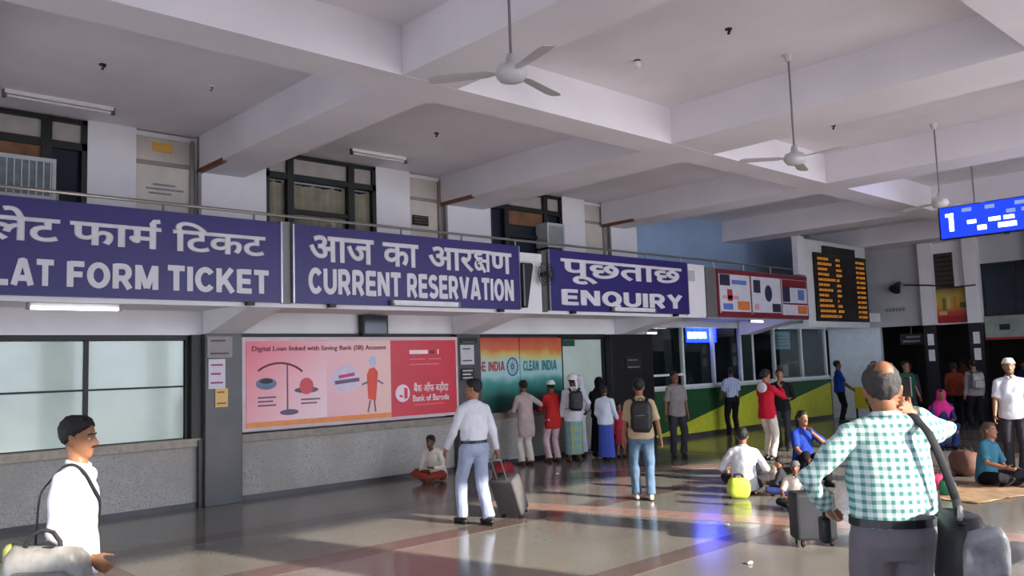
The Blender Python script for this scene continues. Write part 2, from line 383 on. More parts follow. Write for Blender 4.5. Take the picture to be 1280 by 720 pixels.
    if scarf:                       # cloth over head and shoulders
        bm = bmesh.new(); g = .02
        b2 = bmesh.new(); head_loft(b2, Matrix.Identity(4), g, 20)
        bmesh.ops.bisect_plane(b2, geom=b2.verts[:]+b2.edges[:]+b2.faces[:], plane_co=V((0, .055, .12)), plane_no=V((0, -1, .28)), clear_inner=True)
        bmesh.ops.holes_fill(b2, edges=[e for e in b2.edges if e.is_boundary])
        bmesh.ops.transform(b2, matrix=Mh, verts=b2.verts[:]); tmp = bpy.data.meshes.new('t'); b2.to_mesh(tmp); b2.free(); bm.from_mesh(tmp); bpy.data.meshes.remove(tmp)
        L = scarf[1]
        loft(bm, [(HP(0, -.03, .12), h3 @ V((.085, 0, 0)), h3 @ V((0, .085, 0))), (HP(0, -.035, .02), h3 @ V((.09, 0, 0)), h3 @ V((0, .09, 0))), (nb+nR @ V((0, -.03, -.02)), nR @ V((.16, 0, 0)), nR @ V((0, .12, 0))),
                  (sp(.42)[0]+sR @ V((0, -.015, 0)), sR @ V((.245, 0, 0)), sR @ V((0, .155, 0))), (sp(.42-L*.5)[0]+sR @ V((0, -.035, 0)), sR @ V((.24, 0, 0)), sR @ V((0, .145, 0))), (sp(.42-L)[0]+sR @ V((0, -.04, 0)), sR @ V((.22, 0, 0)), sR @ V((0, .14, 0)))], 18)
        me = voxel(fin(bm), .013, 3); folds(me, .012, 8, 3, seed)
        obj_from('head_scarf', me, scarf[0], root)
    # ---- lower garment
    if bottom == 'trousers':
        bm = bmesh.new()
        loft(bm, [sec(-.12, .115*girth, .095*girth), sec(-.05, .172*girth, .128*girth), sec(.02, .164*girth, .119*girth)]+([sec(.085, .158*girth, .115*girth), sec(.10, .156*girth, .113*girth)] if tuck else [sec(.04, .13*girth, .095*girth)]), 16)
        for Hx, K, A in ((HL, KL, AL), (HR, KR, AR)):
            e = K.lerp(A, .98)
            tube(bm, [Hx, Hx.lerp(K, .35), K, K.lerp(A, .5), e], [.102*girth, .094*girth, .074, .07, .074], 12, caps=False)
            ellipsoid(bm, Hx, .1*girth)
        me = voxel(fin(bm), .011 if fine else .014, 4)
        if not nofold: folds(me, .0125, 9, 5, seed+1)
        obj_from('trousers', me, botmat, root)
    elif bottom == 'skirt':
        bm = bmesh.new(); c = (AL+AR)/2; c.z = hem
        a, R0 = sp(.09); q = sp(-.1)[0]
        loft(bm, [sec(.02, .13*girth, .095*girth), sec(-.03, .155*girth, .115*girth), sec(-.11, .176*girth, .132*girth), (q.lerp(c, .35), V((.18, 0, 0)), V((0, .145, 0))), (q.lerp(c, .7), V((hemr*.95, 0, 0)), V((0, hemr*.8, 0))), (c, V((hemr, 0, 0)), V((0, hemr*.85, 0)))], 18)
        me = voxel(fin(bm), .013, 2); folds(me, .016, 16, 1.0, seed+2)
        obj_from('skirt', me, botmat, root)
    # ---- upper garment
    bm = bmesh.new(); t0 = .03 if tuck else toplen; ex = .0 if tuck else .022
    rows = [sec(t0, (.164+ex)*girth, (.120+ex)*girth)]
    if t0 < -.05: rows += [sec(t0*.45, (.176+ex)*girth, (.132+ex*.7)*girth)]
    rows += [sec(.07, (.166+ex*.7)*girth, (.122+ex*.6)*girth), sec(.14, .166*girth+.008, .122*girth+.004), sec(.26, .174*girth, .128), sec(.37, .182, .118), sec(.43, .152, .095), sec(.478, .098, .076), sec(.51, .066, .064, .004)]
    loft(bm, rows, 20)
    for Sx, E, Wr in ((SL, EL, WL), (SR, ER, WR)):
        if sleeve == 'long': pts, rr = [Sx+(sh-Sx)*.3, Sx, Sx.lerp(E, .5), E, E.lerp(Wr, .5), E.lerp(Wr, .95)], [.062, .063, .060, .054, .050, .040]
        elif sleeve == 'half': pts, rr = [Sx+(sh-Sx)*.3, Sx, Sx.lerp(E, .5), Sx.lerp(E, .88)], [.062, .063, .064, .064]
        else: pts, rr = [Sx+(sh-Sx)*.3, Sx, Sx.lerp(E, .1)], [.062, .06, .056]
        tube(bm, pts, rr, 12, caps=False); ellipsoid(bm, Sx, .060)
    tube(bm, [SL, SL.lerp(SR, .28)+sR @ V((0, -.004, .020)), SL.lerp(SR, .5)+sR @ V((0, -.006, .03)), SL.lerp(SR, .72)+sR @ V((0, -.004, .020)), SR], [.061, .069, .070, .069, .061], 12)
    me = voxel(fin(bm), .0095 if fine else .0125, 9 if fine else 6, .6)
    if not nofold: folds(me, .0125, 8, 6, seed+3)
    shirt = obj_from(top or 'shirt', me, topmat, root)
    if collar:
        bm = bmesh.new(); c, R0 = sp(.512)
        pts = [c+R0 @ V((math.sin(a)*.063, math.cos(a)*.06+.006, .012-.012*math.cos(a))) for a in (R_(25+310*j/12) for j in range(13))]
        tube(bm, pts, .015, 6, ref=(0, 0, 1), ell=1.3); link_mesh('collar', fin(bm), topmat, shirt, True)
    if belt:
        bm = bmesh.new()
        b2 = [sec(t, r*girth, q*girth) for t, r, q in ((.035, .1745, .1305), (.07, .1725, .1285))]
        loft(bm, b2, 24); link_mesh('belt', fin(bm), mat('belt_leather', (24, 21, 22), .4), root)
    # ---- shoes
    if shoe:
        sm = mat('shoe_%d_%d_%d' % shoe, shoe, .4, var=.1); um = mat('shoe_sole', (38, 34, 32), .7)
        for A, f in ((AL, FD[0]), (AR, FD[1])):
            bm = bmesh.new(); dn = V((0, 0, -.030))
            tube(bm, [A+V((0, 0, .005)), A+dn*.6], [.038, .043], 10)
            tube(bm, [A+dn-f*.055, A+dn+f*.02, A+dn*1.15+f*.10, A+dn*1.25+f*.185], [.036, .042, .042, .028], 10, ref=(0, 0, 1), ell=.9)
            tmp = voxel(fin(bm), .009, 2); so_ = obj_from('shoe', tmp, sm, root)
            bm = bmesh.new(); r0 = f.cross(V((0, 0, 1))).normalized()
            loft(bm, [(A+V((0, 0, -.070))+f*.06, r0*.040, f*.140), (A+V((0, 0, -.056))+f*.06, r0*.043, f*.143)], 14); link_mesh('sole', fin(bm), um, so_)
    root['_k'] = k
    info = dict(shirt=shirt, root=root, k=k, SL=SL, SR=SR, EL=EL, ER=ER, WL=WL, WR=WR, P=P, sp=sp, Mh=Mh, nb=nb, nR=nR, sh=sh, sR=sR, AL=AL, AR=AR)
    del root['_k']
    return info
def world_of(info, p):
    return Matrix.Translation(info['root'].location) @ info['root'].rotation_euler.to_matrix().to_4x4() @ (Vector(p)*info['k'])
from mathutils.bvhtree import BVHTree
def hug(info, pts, off=.009, lim=.16, sub=6):
    """dense path through pts (person-local, unscaled) laid on the surface of the shirt; returns scaled local points"""
    me = info['shirt'].data; bv = BVHTree.FromPolygons([v.co for v in me.vertices], [tuple(p.vertices) for p in me.polygons]); k = info['k']
    P = [Vector(p)*k for p in pts]; out = []
    for i in range(len(P)-1):
        p0, p1, p2, p3 = P[max(i-1, 0)], P[i], P[i+1], P[min(i+2, len(P)-1)]
        for j in range(sub):
            t = j/sub; out.append(.5*((2*p1)+(p2-p0)*t+(2*p0-5*p1+4*p2-p3)*t*t+(3*p1-p0-3*p2+p3)*t**3))
    out.append(P[-1]); res = []
    for q in out:
        c, n, ix, d = bv.find_nearest(q)
        res.append(c+n*off if d < lim and ((q-c).dot(n) < .05) else q)
    for _ in range(2): res = [res[0]]+[(res[i-1]+res[i]*2+res[i+1])/4 for i in range(1, len(res)-1)]+[res[-1]]
    return res
CF = math.atan2(.681, .733)
def face(a): return -CF-R_(a)     # 0 = back to the camera, 90 = facing image right, 180 = towards the camera
# ------------------------------------------------------------------ lettering
def arc(cx, cz, rx, rz, a0, a1, n=10): return [(cx+rx*math.cos(R_(a0+(a1-a0)*i/n)), cz+rz*math.sin(R_(a0+(a1-a0)*i/n))) for i in range(n+1)]
_P = [[(.1, 0), (.1, 1)], [(.1, .91), (.38, .91)]+arc(.38, .665, .2, .245, 90, -90)+[(.1, .42)]]
LET = {'P': (.66, _P), 'L': (.58, [[(.1, 0), (.1, 1)], [(.1, .09), (.58, .09)]]), 'A': (.8, [[(.09, 0), (.36, .98)], [(.71, 0), (.44, .98)], [(.32, .92), (.48, .92)], [(.2, .27), (.6, .27)]]),
 'T': (.64, [[(0, .91), (.64, .91)], [(.32, 0), (.32, .95)]]), 'F': (.58, [[(.1, 0), (.1, 1)], [(.1, .91), (.58, .91)], [(.1, .5), (.52, .5)]]),
 'E': (.62, [[(.1, 0), (.1, 1)], [(.1, .91), (.61, .91)], [(.1, .5), (.57, .5)], [(.1, .09), (.62, .09)]]), 'I': (.2, [[(.1, 0), (.1, 1)]]),
 'O': (.8, [arc(.4, .5, .3, .41, 0, 360, 22)]), 'R': (.72, _P+[[(.34, .46), (.62, 0)]]), 'M': (.86, [[(.1, 0), (.1, 1)], [(.76, 0), (.76, 1)], [(.13, .97), (.43, .06)], [(.73, .97), (.43, .06)]]),
 'C': (.74, [arc(.4, .5, .3, .41, 38, 322, 18)]), 'K': (.74, [[(.1, 0), (.1, 1)], [(.14, .34), (.62, 1)], [(.3, .56), (.66, 0)]]), 'U': (.74, [[(.1, 1), (.1, .36)]+arc(.37, .36, .27, .27, 180, 360, 10)+[(.64, .36), (.64, 1)]]),
 'N': (.74, [[(.1, 0), (.1, 1)], [(.64, 0), (.64, 1)], [(.13, .95), (.61, .05)]]), 'S': (.68, [arc(.34, .71, .24, .2, 25, 270, 12)+arc(.34, .29, .25, .21, 90, -155, 12)]),
 'V': (.76, [[(.09, 1), (.36, .04)], [(.67, 1), (.40, .04)]]), 'Q': (.8, [arc(.4, .5, .3, .41, 0, 360, 22), [(.44, .26), (.72, -.04)]]), 'Y': (.74, [[(.09, 1), (.37, .46)], [(.65, 1), (.37, .46)], [(.37, 0), (.37, .5)]]),
 'G': (.78, [arc(.4, .5, .3, .41, 40, 350, 18)+[(.70, .45), (.42, .45)]]), 'D': (.74, [[(.1, 0), (.1, 1)], [(.1, .91), (.34, .91)]+arc(.34, .5, .3, .41, 90, -90, 12)+[(.1, .09)]]), ' ': (.3, [])}
def ribbon(bm, pts, hw, y0, y1, T):
    P = [Vector((p[0], p[1])) for p in pts]; P = [p for i, p in enumerate(P) if not i or (p-P[i-1]).length > 1e-4]; closed = (P[0]-P[-1]).length < 1e-5
    if closed: P = P[:-1]
    n = len(P); Lp, Rp = [], []
    for i in range(n):
        a = P[i]-P[i-1] if (i or closed) else P[1]-P[0]; b = P[(i+1) % n]-P[i] if (i < n-1 or closed) else P[-1]-P[-2]
        a = a.normalized(); b = b.normalized(); t = (a+b)
        t = t.normalized() if t.length > 1e-4 else a
        nr = Vector((-t.y, t.x)); mlt = 1/max(.5, nr.dot(Vector((-a.y, a.x))))
        Lp.append(P[i]+nr*hw*mlt); Rp.append(P[i]-nr*hw*mlt)
    def mk(q, y): x, z = T(q.x, q.y); return bm.verts.new((x, y, z))
    A = [mk(q, y0) for q in Lp]; B = [mk(q, y0) for q in Rp]; C = [mk(q, y1) for q in Lp]; D = [mk(q, y1) for q in Rp]
    for i in range(n if closed else n-1):
        j = (i+1) % n
        bm.faces.new((A[i], A[j], B[j], B[i])); bm.faces.new((A[j], A[i], C[i], C[j])); bm.faces.new((B[i], B[j], D[j], D[i]))
    if not closed:
        bm.faces.new((A[0], B[0], D[0], C[0])); bm.faces.new((B[-1], A[-1], C[-1], D[-1]))
def latin(text, x0, x1, z0, z1, y, m, parent, hw=.112, gap=.11, proud=.012):
    adv = []; x = 0
    for ch in text: adv.append(x); x += LET[ch][0]+gap
    W = x-gap; sx = (x1-x0)/W; sz = z1-z0; bm = bmesh.new()
    for ch, a in zip(text, adv):
        for si, st in enumerate(LET[ch][1]): ribbon(bm, st, hw, y-proud-.0008*si, y, lambda u, v: (x0+(u+a)*sx, z0+v*sz))
    return link_mesh('lettering', bm, m, parent)
def text_mesh(body, bevel=.0, extrude=.004):
    c = bpy.data.curves.new('txt', 'FONT'); c.body = body; c.size = 1; c.bevel_depth = bevel; c.extrude = extrude; c.bevel_resolution = 0; c.resolution_u = 3
    o = bpy.data.objects.new('txt', c); COL.objects.link(o)
    dg = bpy.context.evaluated_depsgraph_get(); me = bpy.data.meshes.new_from_object(o.evaluated_get(dg))
    bpy.data.objects.remove(o); bpy.data.curves.remove(c); return me
def text(body, x0, x1, z0, y, m, parent, h=None, bevel=.0, name='lettering', rot=None, proud=.003):
    """one line of type on a -Y facing sheet, ink width x0..x1, base z0"""
    me = text_mesh(body, bevel); bm = bmesh.new(); bm.from_mesh(me); bpy.data.meshes.remove(me)
    xs = [v.co.x for v in bm.verts]; a, b = min(xs), max(xs); s = (x1-x0)/(b-a); sz = h/.72 if h else s
    for v in bm.verts: X, Yy, Z = v.co; v.co = (x0+(X-a)*s, y-proud-Z*.3, z0+Yy*sz)
    return link_mesh(name, bm, m, parent)
KSHA = [[(-.03, .61), (.62, .61)], [(.50, 0), (.50, .61)], [(.27, .61), (.26, .55)]+arc(.17, .47, .09, .075, 55, 270, 9)+[(.24, .40), (.31, .39)], [(.20, .385)]+arc(.19, .20, .11, .13, 110, 350, 10)+[(.22, .27), (.10, .26)], [(.24, .22), (.33, .10), (.40, -.02)], [(.26, .33), (.5, .33)]]
HALFPA = [[(-.03, .61), (.34, .61)], [(.06, .61), (.06, .34), (.12, .24), (.24, .22), (.36, .24)]]
REPH = [[(-.13, .64), (-.15, .74), (-.10, .83), (.0, .84)]]
def deva(tokens, x0, x1, z0, zh, y, m, parent, proud=.012):
    """tokens: plain strings, ' ' gaps, or stroke glyph lists; baseline z0, headline zh"""
    bm = bmesh.new(); x = 0
    for t in tokens:
        if t == ' ': x += .26; continue
        if isinstance(t, str):
            me = text_mesh(t, .026); b = bmesh.new(); b.from_mesh(me); bpy.data.meshes.remove(me)
            a = min(v.co.x for v in b.verts)+.026; e = max(v.co.x for v in b.verts)-.026
            for v in b.verts: v.co = Vector((v.co.x-a+x, y-proud*.5-v.co.z*.3, v.co.y))
            tm = bpy.data.meshes.new('t'); b.to_mesh(tm); b.free(); bm.from_mesh(tm); bpy.data.meshes.remove(tm); x += e-a
        else:
            for si, st in enumerate(t): ribbon(bm, st, .046 if t is KSHA else .062, y-proud-.001*si, y, lambda u, v: (x+u, v))
            if t is KSHA: x += .60
            elif t is HALFPA: x += .30
    xs = [v.co.x for v in bm.verts]; a, b = min(xs), max(xs)
    for v in bm.verts: v.co.x = x0+(v.co.x-a)*(x1-x0)/(b-a); v.co.z = z0+v.co.z*(zh-z0)/.65
    return link_mesh('lettering', bm, m, parent)

# ------------------------------------------------------------------ the setting
M_wall = mat('wall_paint', (230, 226, 230), .75, var=.05, scale=1.3, bump=.05)
M_ceil = mat('ceiling_paint', (232, 225, 230), .8, var=.05, scale=.8)
M_blue = mat('far_wall_blue', (150, 172, 205), .75, var=.07, scale=1.2)  # bluish tone for the far stretch of the upper wall
M_cream = mat('door_paint', (205, 195, 186), .6, var=.06, scale=3)
M_granite = mat_speckle('granite', [(104, 99, 95), (158, 153, 147), (186, 181, 174), (134, 129, 124), (204, 199, 192)], 42, .45, big=((150, 142, 136), 1.6))
M_floor = mat_speckle('terrazzo', [(112, 108, 101), (134, 130, 120), (124, 119, 111), (144, 139, 128)], 22, .13, .5, big=((112, 104, 98), .5))
M_dark = mat('dark_stone', (72, 69, 72), .35, var=.14, scale=2.2)
M_black = mat('black_stone', (26, 26, 28), .35, var=.2, scale=2)
M_frame = mat('window_frame_dark', (24, 27, 26), .5)
M_frost = mat('frosted_glass', (194, 208, 196), .12, var=.08, scale=1.1, coat=.4)
M_dglass = mat('dark_glass', (38, 46, 58), .08, var=.15, scale=2)
M_purple = mat('sign_purple', (44, 34, 104), .38, var=.05, scale=2)
M_ink = mat('sign_white', (214, 210, 216), .55, var=.03)
M_white = mat('white_enamel', (222, 222, 222), .4)
M_steel = mat('brushed_steel', (165, 165, 168), .35, .9)
M_tubeoff = mat('tube_unlit', (214, 210, 210), .3)
M_tube = mat('tube_lit', (255, 255, 255), .3, emit=3.2)
M_grey = mat('grey_plastic', (128, 126, 128), .5)
M_blk = mat('black_plastic', (22, 22, 24), .45)
M_brown = mat('brown_board', (128, 88, 62), .7, var=.2, scale=4)
M_red = mat('red_brown_stain', (120, 70, 48), .6)
W = 12.15
ground = tag(box('ground_outside', (-60, 90, -90, -3.2, -.2, -.03), mat('paving', (196, 192, 190), .9, var=.1, scale=.6)), 'pale paved forecourt outside the hall', 'ground', kind='structure')
floor = tag(box('floor', (-5, 31, -3.2, 15.6, -.2, 0), M_floor), kind='structure')
mb1 = mat('floor_band_brown', (104, 88, 82), .15, var=.1, scale=8); mb2 = mat('floor_band_pink', (168, 136, 122), .15, var=.1, scale=8); mb3 = mat('floor_band_grey', (84, 82, 80), .15, var=.1, scale=8)
for y0, y1, m in ((7.46, 7.84, mb1), (9.5, 9.9, mb1), (4.9, 5.2, mb1), (2.6, 2.9, mb3), (0, .3, mb1)): box('floor_band', (-5, 24.3, y0, y1, -.02, .002), m, floor)
def strip(p, q, wd, m):
    p = Vector(p); q = Vector(q); d = (q-p).normalized(); n = Vector((-d.y, d.x))*wd/2; bm = bmesh.new()
    a = [bm.verts.new((*v, .004)) for v in (p-n, q-n, q+n, p+n)]; b = [bm.verts.new((*v, -.02)) for v in (p-n, q-n, q+n, p+n)]
    bm.faces.new(a)
    for i in range(4): bm.faces.new((b[i], b[(i+1) % 4], a[(i+1) % 4], a[i]))
    link_mesh('floor_band', bm, m, floor)
strip((7.72, 8.9), (9.15, 4.3), .42, mb2); strip((10.9, 10.4), (13.3, 8.0), .5, mb2); strip((9.35, 3.6), (9.9, .9), .42, mb2); strip((9.9, 10.2), (11.9, 8.1), .35, mb3)
strip((2.75, 11.8), (2.75, -2.5), .3, mb1); strip((14.6, 11.8), (14.6, -2.5), .35, mb1); strip((19.2, 11.5), (19.2, -2.5), .35, mb1)
ceil = tag(box('ceiling', (-5, 31, -3.2, 15.6, 5.42, 5.7), M_ceil), kind='structure')
for x0, x1 in ((-4.6, -3.9), (.3, 1.05), (4.97, 5.70), (9.56, 10.58), (14.08, 14.87), (18.85, 19.6), (23.5, 24.3)): box('beam', (x0, x1, -3.2, W, 4.9, 5.43), M_ceil, ceil)
for y0, y1, z in ((6.9, 7.42, 4.898), (1.95, 2.45, 4.898), (-3.2, -2.7, 4.72)): box('beam', (-5, 24.3, y0, y1, z, 5.43), M_ceil, ceil)
# back wall: lower band of counters, upper storey, parapet slab
tag(box('wall_back_far', (15.45, 24.4, 12.3, 12.5, 2.66, 3.0), M_wall), kind='structure')
LOW = boxes('wall_back', [(-5, 15.45, 12.17, 12.5, 2.47, 3.0), (-5, .37, 12.15, 12.5, 0, 2.47)]+[(-5, 15.2, 12.3, 12.5, 0, .97), (-5, 15.4, 12.4, 12.5, .97, 2.47)], M_wall); tag(LOW, kind='structure')
for x0, x1 in ((.93, 5.04), (5.6, 9.74), (10.3, 14.05)):
    box('dado', (x0, x1, 12.16, 12.32, 0, .86), M_granite, LOW); box('ledge', (x0, x1, 12.10, 12.4, .86, .98), mat('ledge_stone', (140, 128, 116), .35, var=.15, scale=12), LOW, .008)
    box('skirting', (x0, x1, 12.13, 12.2, 0, .07), M_dark, LOW)
for x0, x1, m in ((.37, .93, M_dark), (5.04, 5.6, M_dark), (9.74, 10.3, M_dark), (14.05, 15.5, M_black)): box('pillar', (x0, x1, 12.0, 12.42, 0, 2.48), m, LOW, .01)
box('shade_strip', (4.97, 5.035, 12.06, 12.14, 0, .95), M_black, LOW)  # black strip stands for the shade on the pillar's left side
UP = []
segs = [(-5, 1.4), (3.46, 4.1), (4.96, 6.08), (8.14, 8.86), (9.6, 10.79), (12.83, 13.53), (14.24, 15.3)]
for a, b in segs: UP.append((a, b, W, 12.5, 3.0, 5.42))
UP += [(1.3, 15.3, 12.42, 12.5, 3.0, 5.42)]
tag(boxes('wall_upper', UP, M_wall), kind='structure')
tag(box('wall_upper_far', (15.3, 24.4, W, 12.5, 3.0, 5.42), M_blue), kind='structure')
SL_ = tag(box('trim_1', (-5, 24.3, 10.62, 12.16, 2.82, 3.0), M_wall), kind='structure')     # gallery slab
box('fascia', (-5, 24.3, 10.56, 10.62, 2.77, 3.02), M_wall, SL_)
def bracket(x0, x1):
    bm = bmesh.new(); prof = [(12.16, 2.48), (12.0, 2.48), (10.75, 2.76), (10.62, 2.82), (12.16, 2.82)]
    a = [bm.verts.new((x0, y, z)) for y, z in prof]; b = [bm.verts.new((x1, y, z)) for y, z in prof]
    bm.faces.new(a[::-1]); bm.faces.new(b)
    for i in range(5): bm.faces.new((a[i], a[(i+1) % 5], b[(i+1) % 5], b[i]))
    link_mesh('bracket', bm, M_wall, SL_)
for x in (.40, 5.07, 9.77, 14.4, 19.4): bracket(x, x+.5)
# stains on the ends of the cross beams
for x in (4.98, 9.57, 14.09): box('pipe', (x-.02, x+.05, 11.25, 12.15, 4.87, 4.93), M_red, ceil)
# side, street front and end of the hall
WL_ = tag(box('wall_left', (-5.2, -5, -3.2, 12.5, 2.3, 5.7), M_wall), kind='structure')  # left end opened low, added to let daylight in on the granite
for y in (-3.2, 1.95, 6.9, 12.0): box('column', (-5.45, -5, y, y+.5, -.02, 4.73), M_wall, WL_)
tag(box('ground_side', (-60, -5.0, -3.2, 60, -.2, -.03), MATS['paving']), 'pale paved yard outside the open end of the hall', 'ground', kind='structure')
FR = tag(box('wall_front', (-5, 24.4, -3.2, -2.75, 4.72, 5.7), M_wall), kind='structure')
for x in (-4.3, .1, 4.62, 9.72, 14.39, 19.06, 23.73): box('column', (x, x+.45, -3.2, -2.6, -.02, 4.73), M_wall, FR)
box('shade_screen', (-4.9, 4.65, -3.1, -2.9, -.02, 3.95), M_wall, FR); box('shade_pier', (6.65, 7.5, -3.2, -2.8, -.02, 4.73), M_wall, FR); box('shade_screen', (19.5, 24.4, -3.1, -2.9, -.02, 4.73), M_wall, FR)  # unseen screens and pier, added to block sun and sky
M_endgrey = mat('end_wall_grey', (182, 180, 184), .75, var=.07, scale=1)
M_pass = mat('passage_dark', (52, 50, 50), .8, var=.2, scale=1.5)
tag(box('trim_2', (24.3, 24.5, -3.2, 12.5, 4.85, 5.7), M_endgrey), kind='structure'); tag(box('wall_right_near', (24.3, 24.5, -3.2, 4.4, 0, 4.86), M_endgrey), kind='structure'); tag(box('wall_right_high', (24.3, 24.5, 4.4, 6.3, 2.2, 4.86), M_endgrey), kind='structure')
EW = tag(box('wall_right', (24.3, 24.5, 9.32, 12.5, 2.62, 4.86), M_endgrey), kind='structure')
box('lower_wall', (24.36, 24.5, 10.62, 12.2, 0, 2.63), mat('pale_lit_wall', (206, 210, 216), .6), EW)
for y0 in (8.98, 7.82, 6.3): box('pier', (24.12, 24.5, y0, y0+.34, 0, 2.6), M_black, EW); box('pier', (24.1, 24.5, y0, y0+.34, 2.6, 4.87), M_wall, EW)
for y0 in (8.98, 7.82):
    for z0, z1 in ((2.05, 2.36), (1.62, 1.93)): box('notice', (24.105, 24.121, y0+.08, y0+.24, z0, z1), M_white, EW)
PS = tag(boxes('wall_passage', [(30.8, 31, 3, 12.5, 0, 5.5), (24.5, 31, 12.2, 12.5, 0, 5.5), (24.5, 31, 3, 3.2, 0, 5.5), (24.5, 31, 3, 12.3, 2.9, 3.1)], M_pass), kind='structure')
# infill above the passage openings
inf = box('infill', (24.34, 24.46, 8.16, 9.0, 2.6, 4.86), M_wall, EW)
gl = box('brown_panel', (24.30, 24.34, 8.50, 8.98, 3.58, 4.56), mat('brown_louvre', (62, 54, 46), .5), EW)
for i in range(7): box('slat', (24.285, 24.30, 8.51, 8.97, 3.64+i*.13, 3.69+i*.13), M_frame, EW)
W9 = tag(box('window_1', (24.36, 24.42, 6.64, 7.82, 2.76, 4.16), M_dglass), kind='structure')
box('window_head', (24.34, 24.46, 6.64, 7.82, 4.16, 4.87), M_endgrey, EW)
for y in (6.64, 7.0, 7.76): box('window_frame', (24.32, 24.38, y, y+.05, 2.76, 4.16), M_frame, W9)
for z in (2.76, 4.11): box('window_frame', (24.32, 24.38, 6.64, 7.82, z, z+.05), M_frame, W9)

# ---- lower windows, panes with frames
def low_window(name, x0, x1, mull, tz, strip_top=True):
    o = tag(boxes(name, [(x0, x1, 12.20, 12.3, 2.40, 2.47), (x0, x0+.05, 12.20, 12.3, .98, 2.40), (x1-.05, x1, 12.20, 12.3, .98, 2.40)], M_frame), kind='structure')
    xs = [x0+.05]+mull+[x1-.05]
    for a, b in zip(xs, xs[1:]):
        for z0, z1 in ((.98, tz), (tz, 2.40)): box('pane', (a+.01, b-.01, 12.25, 12.27, z0+.012, z1-.012), M_frost, o)
    for x in mull: box('mullion', (x-.03, x+.03, 12.22, 12.29, .98, 2.40), M_frame, o)
    box('transom', (x0+.05, x1-.05, 12.23, 12.29, tz-.014, tz+.014), M_frame, o); return o
low_window('window_2', .93, 4.88, [2.2, 3.5], 1.73)
box('jamb', (4.88, 5.04, 12.1, 12.3, .98, 2.47), M_frame, LOW)
low_window('window_3', 12.68, 14.05, [], 2.39)
box('strip', (12.68, 13.15, 12.24, 12.255, 2.24, 2.37), mat('dark_green', (30, 70, 58), .5), LOW)
box('head_strip', (5.6, 9.74, 12.1, 12.2, 2.42, 2.49), M_frame, LOW); box('head_strip', (10.3, 14.05, 12.14, 12.2, 2.44, 2.49), M_frame, LOW)

# ---- upper windows
M_curt = mat('curtain', (222, 212, 186), .9, var=.1, scale=5)
def curtain(x0, x1, z0, z1, parent):
    bm = bmesh.new(); n = int((x1-x0)/.025); top, bot = [], []
    for i in range(n+1):
        x = x0+(x1-x0)*i/n; y = 12.28+.018*math.sin(x*52)+.008*math.sin(x*21)
        top.append(bm.verts.new((x, y, z1-.03-.03*abs(math.sin(x*9))))); bot.append(bm.verts.new((x, y, z0)))
    for i in range(n): bm.faces.new((bot[i], bot[i+1], top[i+1], top[i]))
    r = bmesh.ops.solidify(bm, geom=bm.faces[:], thickness=.004)
    link_mesh('curtain', bm, M_curt, parent, True)
def up_window(name, x0, x1, kind):
    z0, z1 = 3.05, 5.40; a, b = x0+.42, x1-.5
    F = [(x0, x1, 12.16, 12.26, z1-.06, z1), (x0, x0+.06, 12.16, 12.26, z0, z1), (x1-.07, x1, 12.16, 12.26, z0, z1), (a-.05, a+.06, 12.15, 12.27, z0, z1), (b-.06, b+.06, 12.15, 12.27, z0, z1), (x0, x1, 12.16, 12.26, 4.98, 5.08)]
    o = tag(boxes(name, F, M_frame), kind='structure')
    box('window_bar', (a, b, 12.17, 12.24, 4.44, 4.51), M_frame, o)
    cells = [(x0+.06, a-.05), (a+.06, b-.06), (b+.06, x1-.07)]
    pale = mat('transom_glass', (176, 168, 164), .25)
    for c0, c1 in cells:
        box('pane', (c0, c1, 12.215, 12.225, 5.08, z1-.06), pale, o)
        if kind == 'curtain': curtain(c0, c1, 3.1, 4.98, o); box('pane', (c0, c1, 12.38, 12.39, 3.1, 4.98), M_dglass, o)
        else: box('pane', (c0, c1, 12.26, 12.27, 3.1, 4.98), M_dglass, o)
    if kind == 'board': box('board', (a+.05, b, 12.2, 12.25, 4.7, 5.08), M_brown, o)
    if kind == 'left': box('board', (x0+.06, 2.96, 12.2, 12.25, 4.76, 5.1), M_brown, o)
    return o
up_window('window_4', 1.4, 3.46, 'left'); up_window('window_5', 6.08, 8.14, 'curtain'); up_window('window_6', 10.79, 12.83, 'board')
# ---- gallery doors
M_line = mat('door_groove', (150, 140, 132), .7)
for n, (x0, x1) in enumerate(((4.1, 4.96), (8.86, 9.6), (13.53, 14.24)), 1):
    d = tag(box('door_%d' % n, (x0, x1, 12.22, 12.40, 3.02, 5.36), M_cream), kind='structure')
    box('rail', (x0, x1, 12.2, 12.225, 4.93, 4.99), M_line, d); box('lintel', (x0, x1, 12.18, 12.3, 5.33, 5.40), M_wall, d)
    box('jamb', (x1-.07, x1-.02, 12.17, 12.24, 3.02, 5.36), M_line, d)
    if n == 1:
        box('sticker', (4.35, 4.63, 12.205, 12.222, 5.14, 5.27), mat('sticker_orange', (228, 176, 84), .6), d)
        for i, (a, b) in enumerate(((4.36, 4.68), (4.26, 4.80), (4.30, 4.62))): box('printed_line', (a, b, 12.212, 12.222, 4.64-i*.065, 4.665-i*.065), M_grey, d)
    if n == 2: box('vent', (8.95, 9.29, 12.18, 12.225, 4.47, 4.65), M_blk, d); [box('vent_slat', (8.97, 9.27, 12.165, 12.18, z, z+.012), M_brown, d) for z in (4.51, 4.56, 4.61)]
    tag(box('wall_pipe', (x1+.0, x1+.045, 12.06, 12.14, 3.02, 5.41), M_grey), ['grey pipe beside the gallery door left of the first cross beam', 'grey pipe beside the gallery door with the black vent', 'grey pipe beside the gallery door right of the dark window'][n-1], 'pipe', 'pipes on the gallery wall')
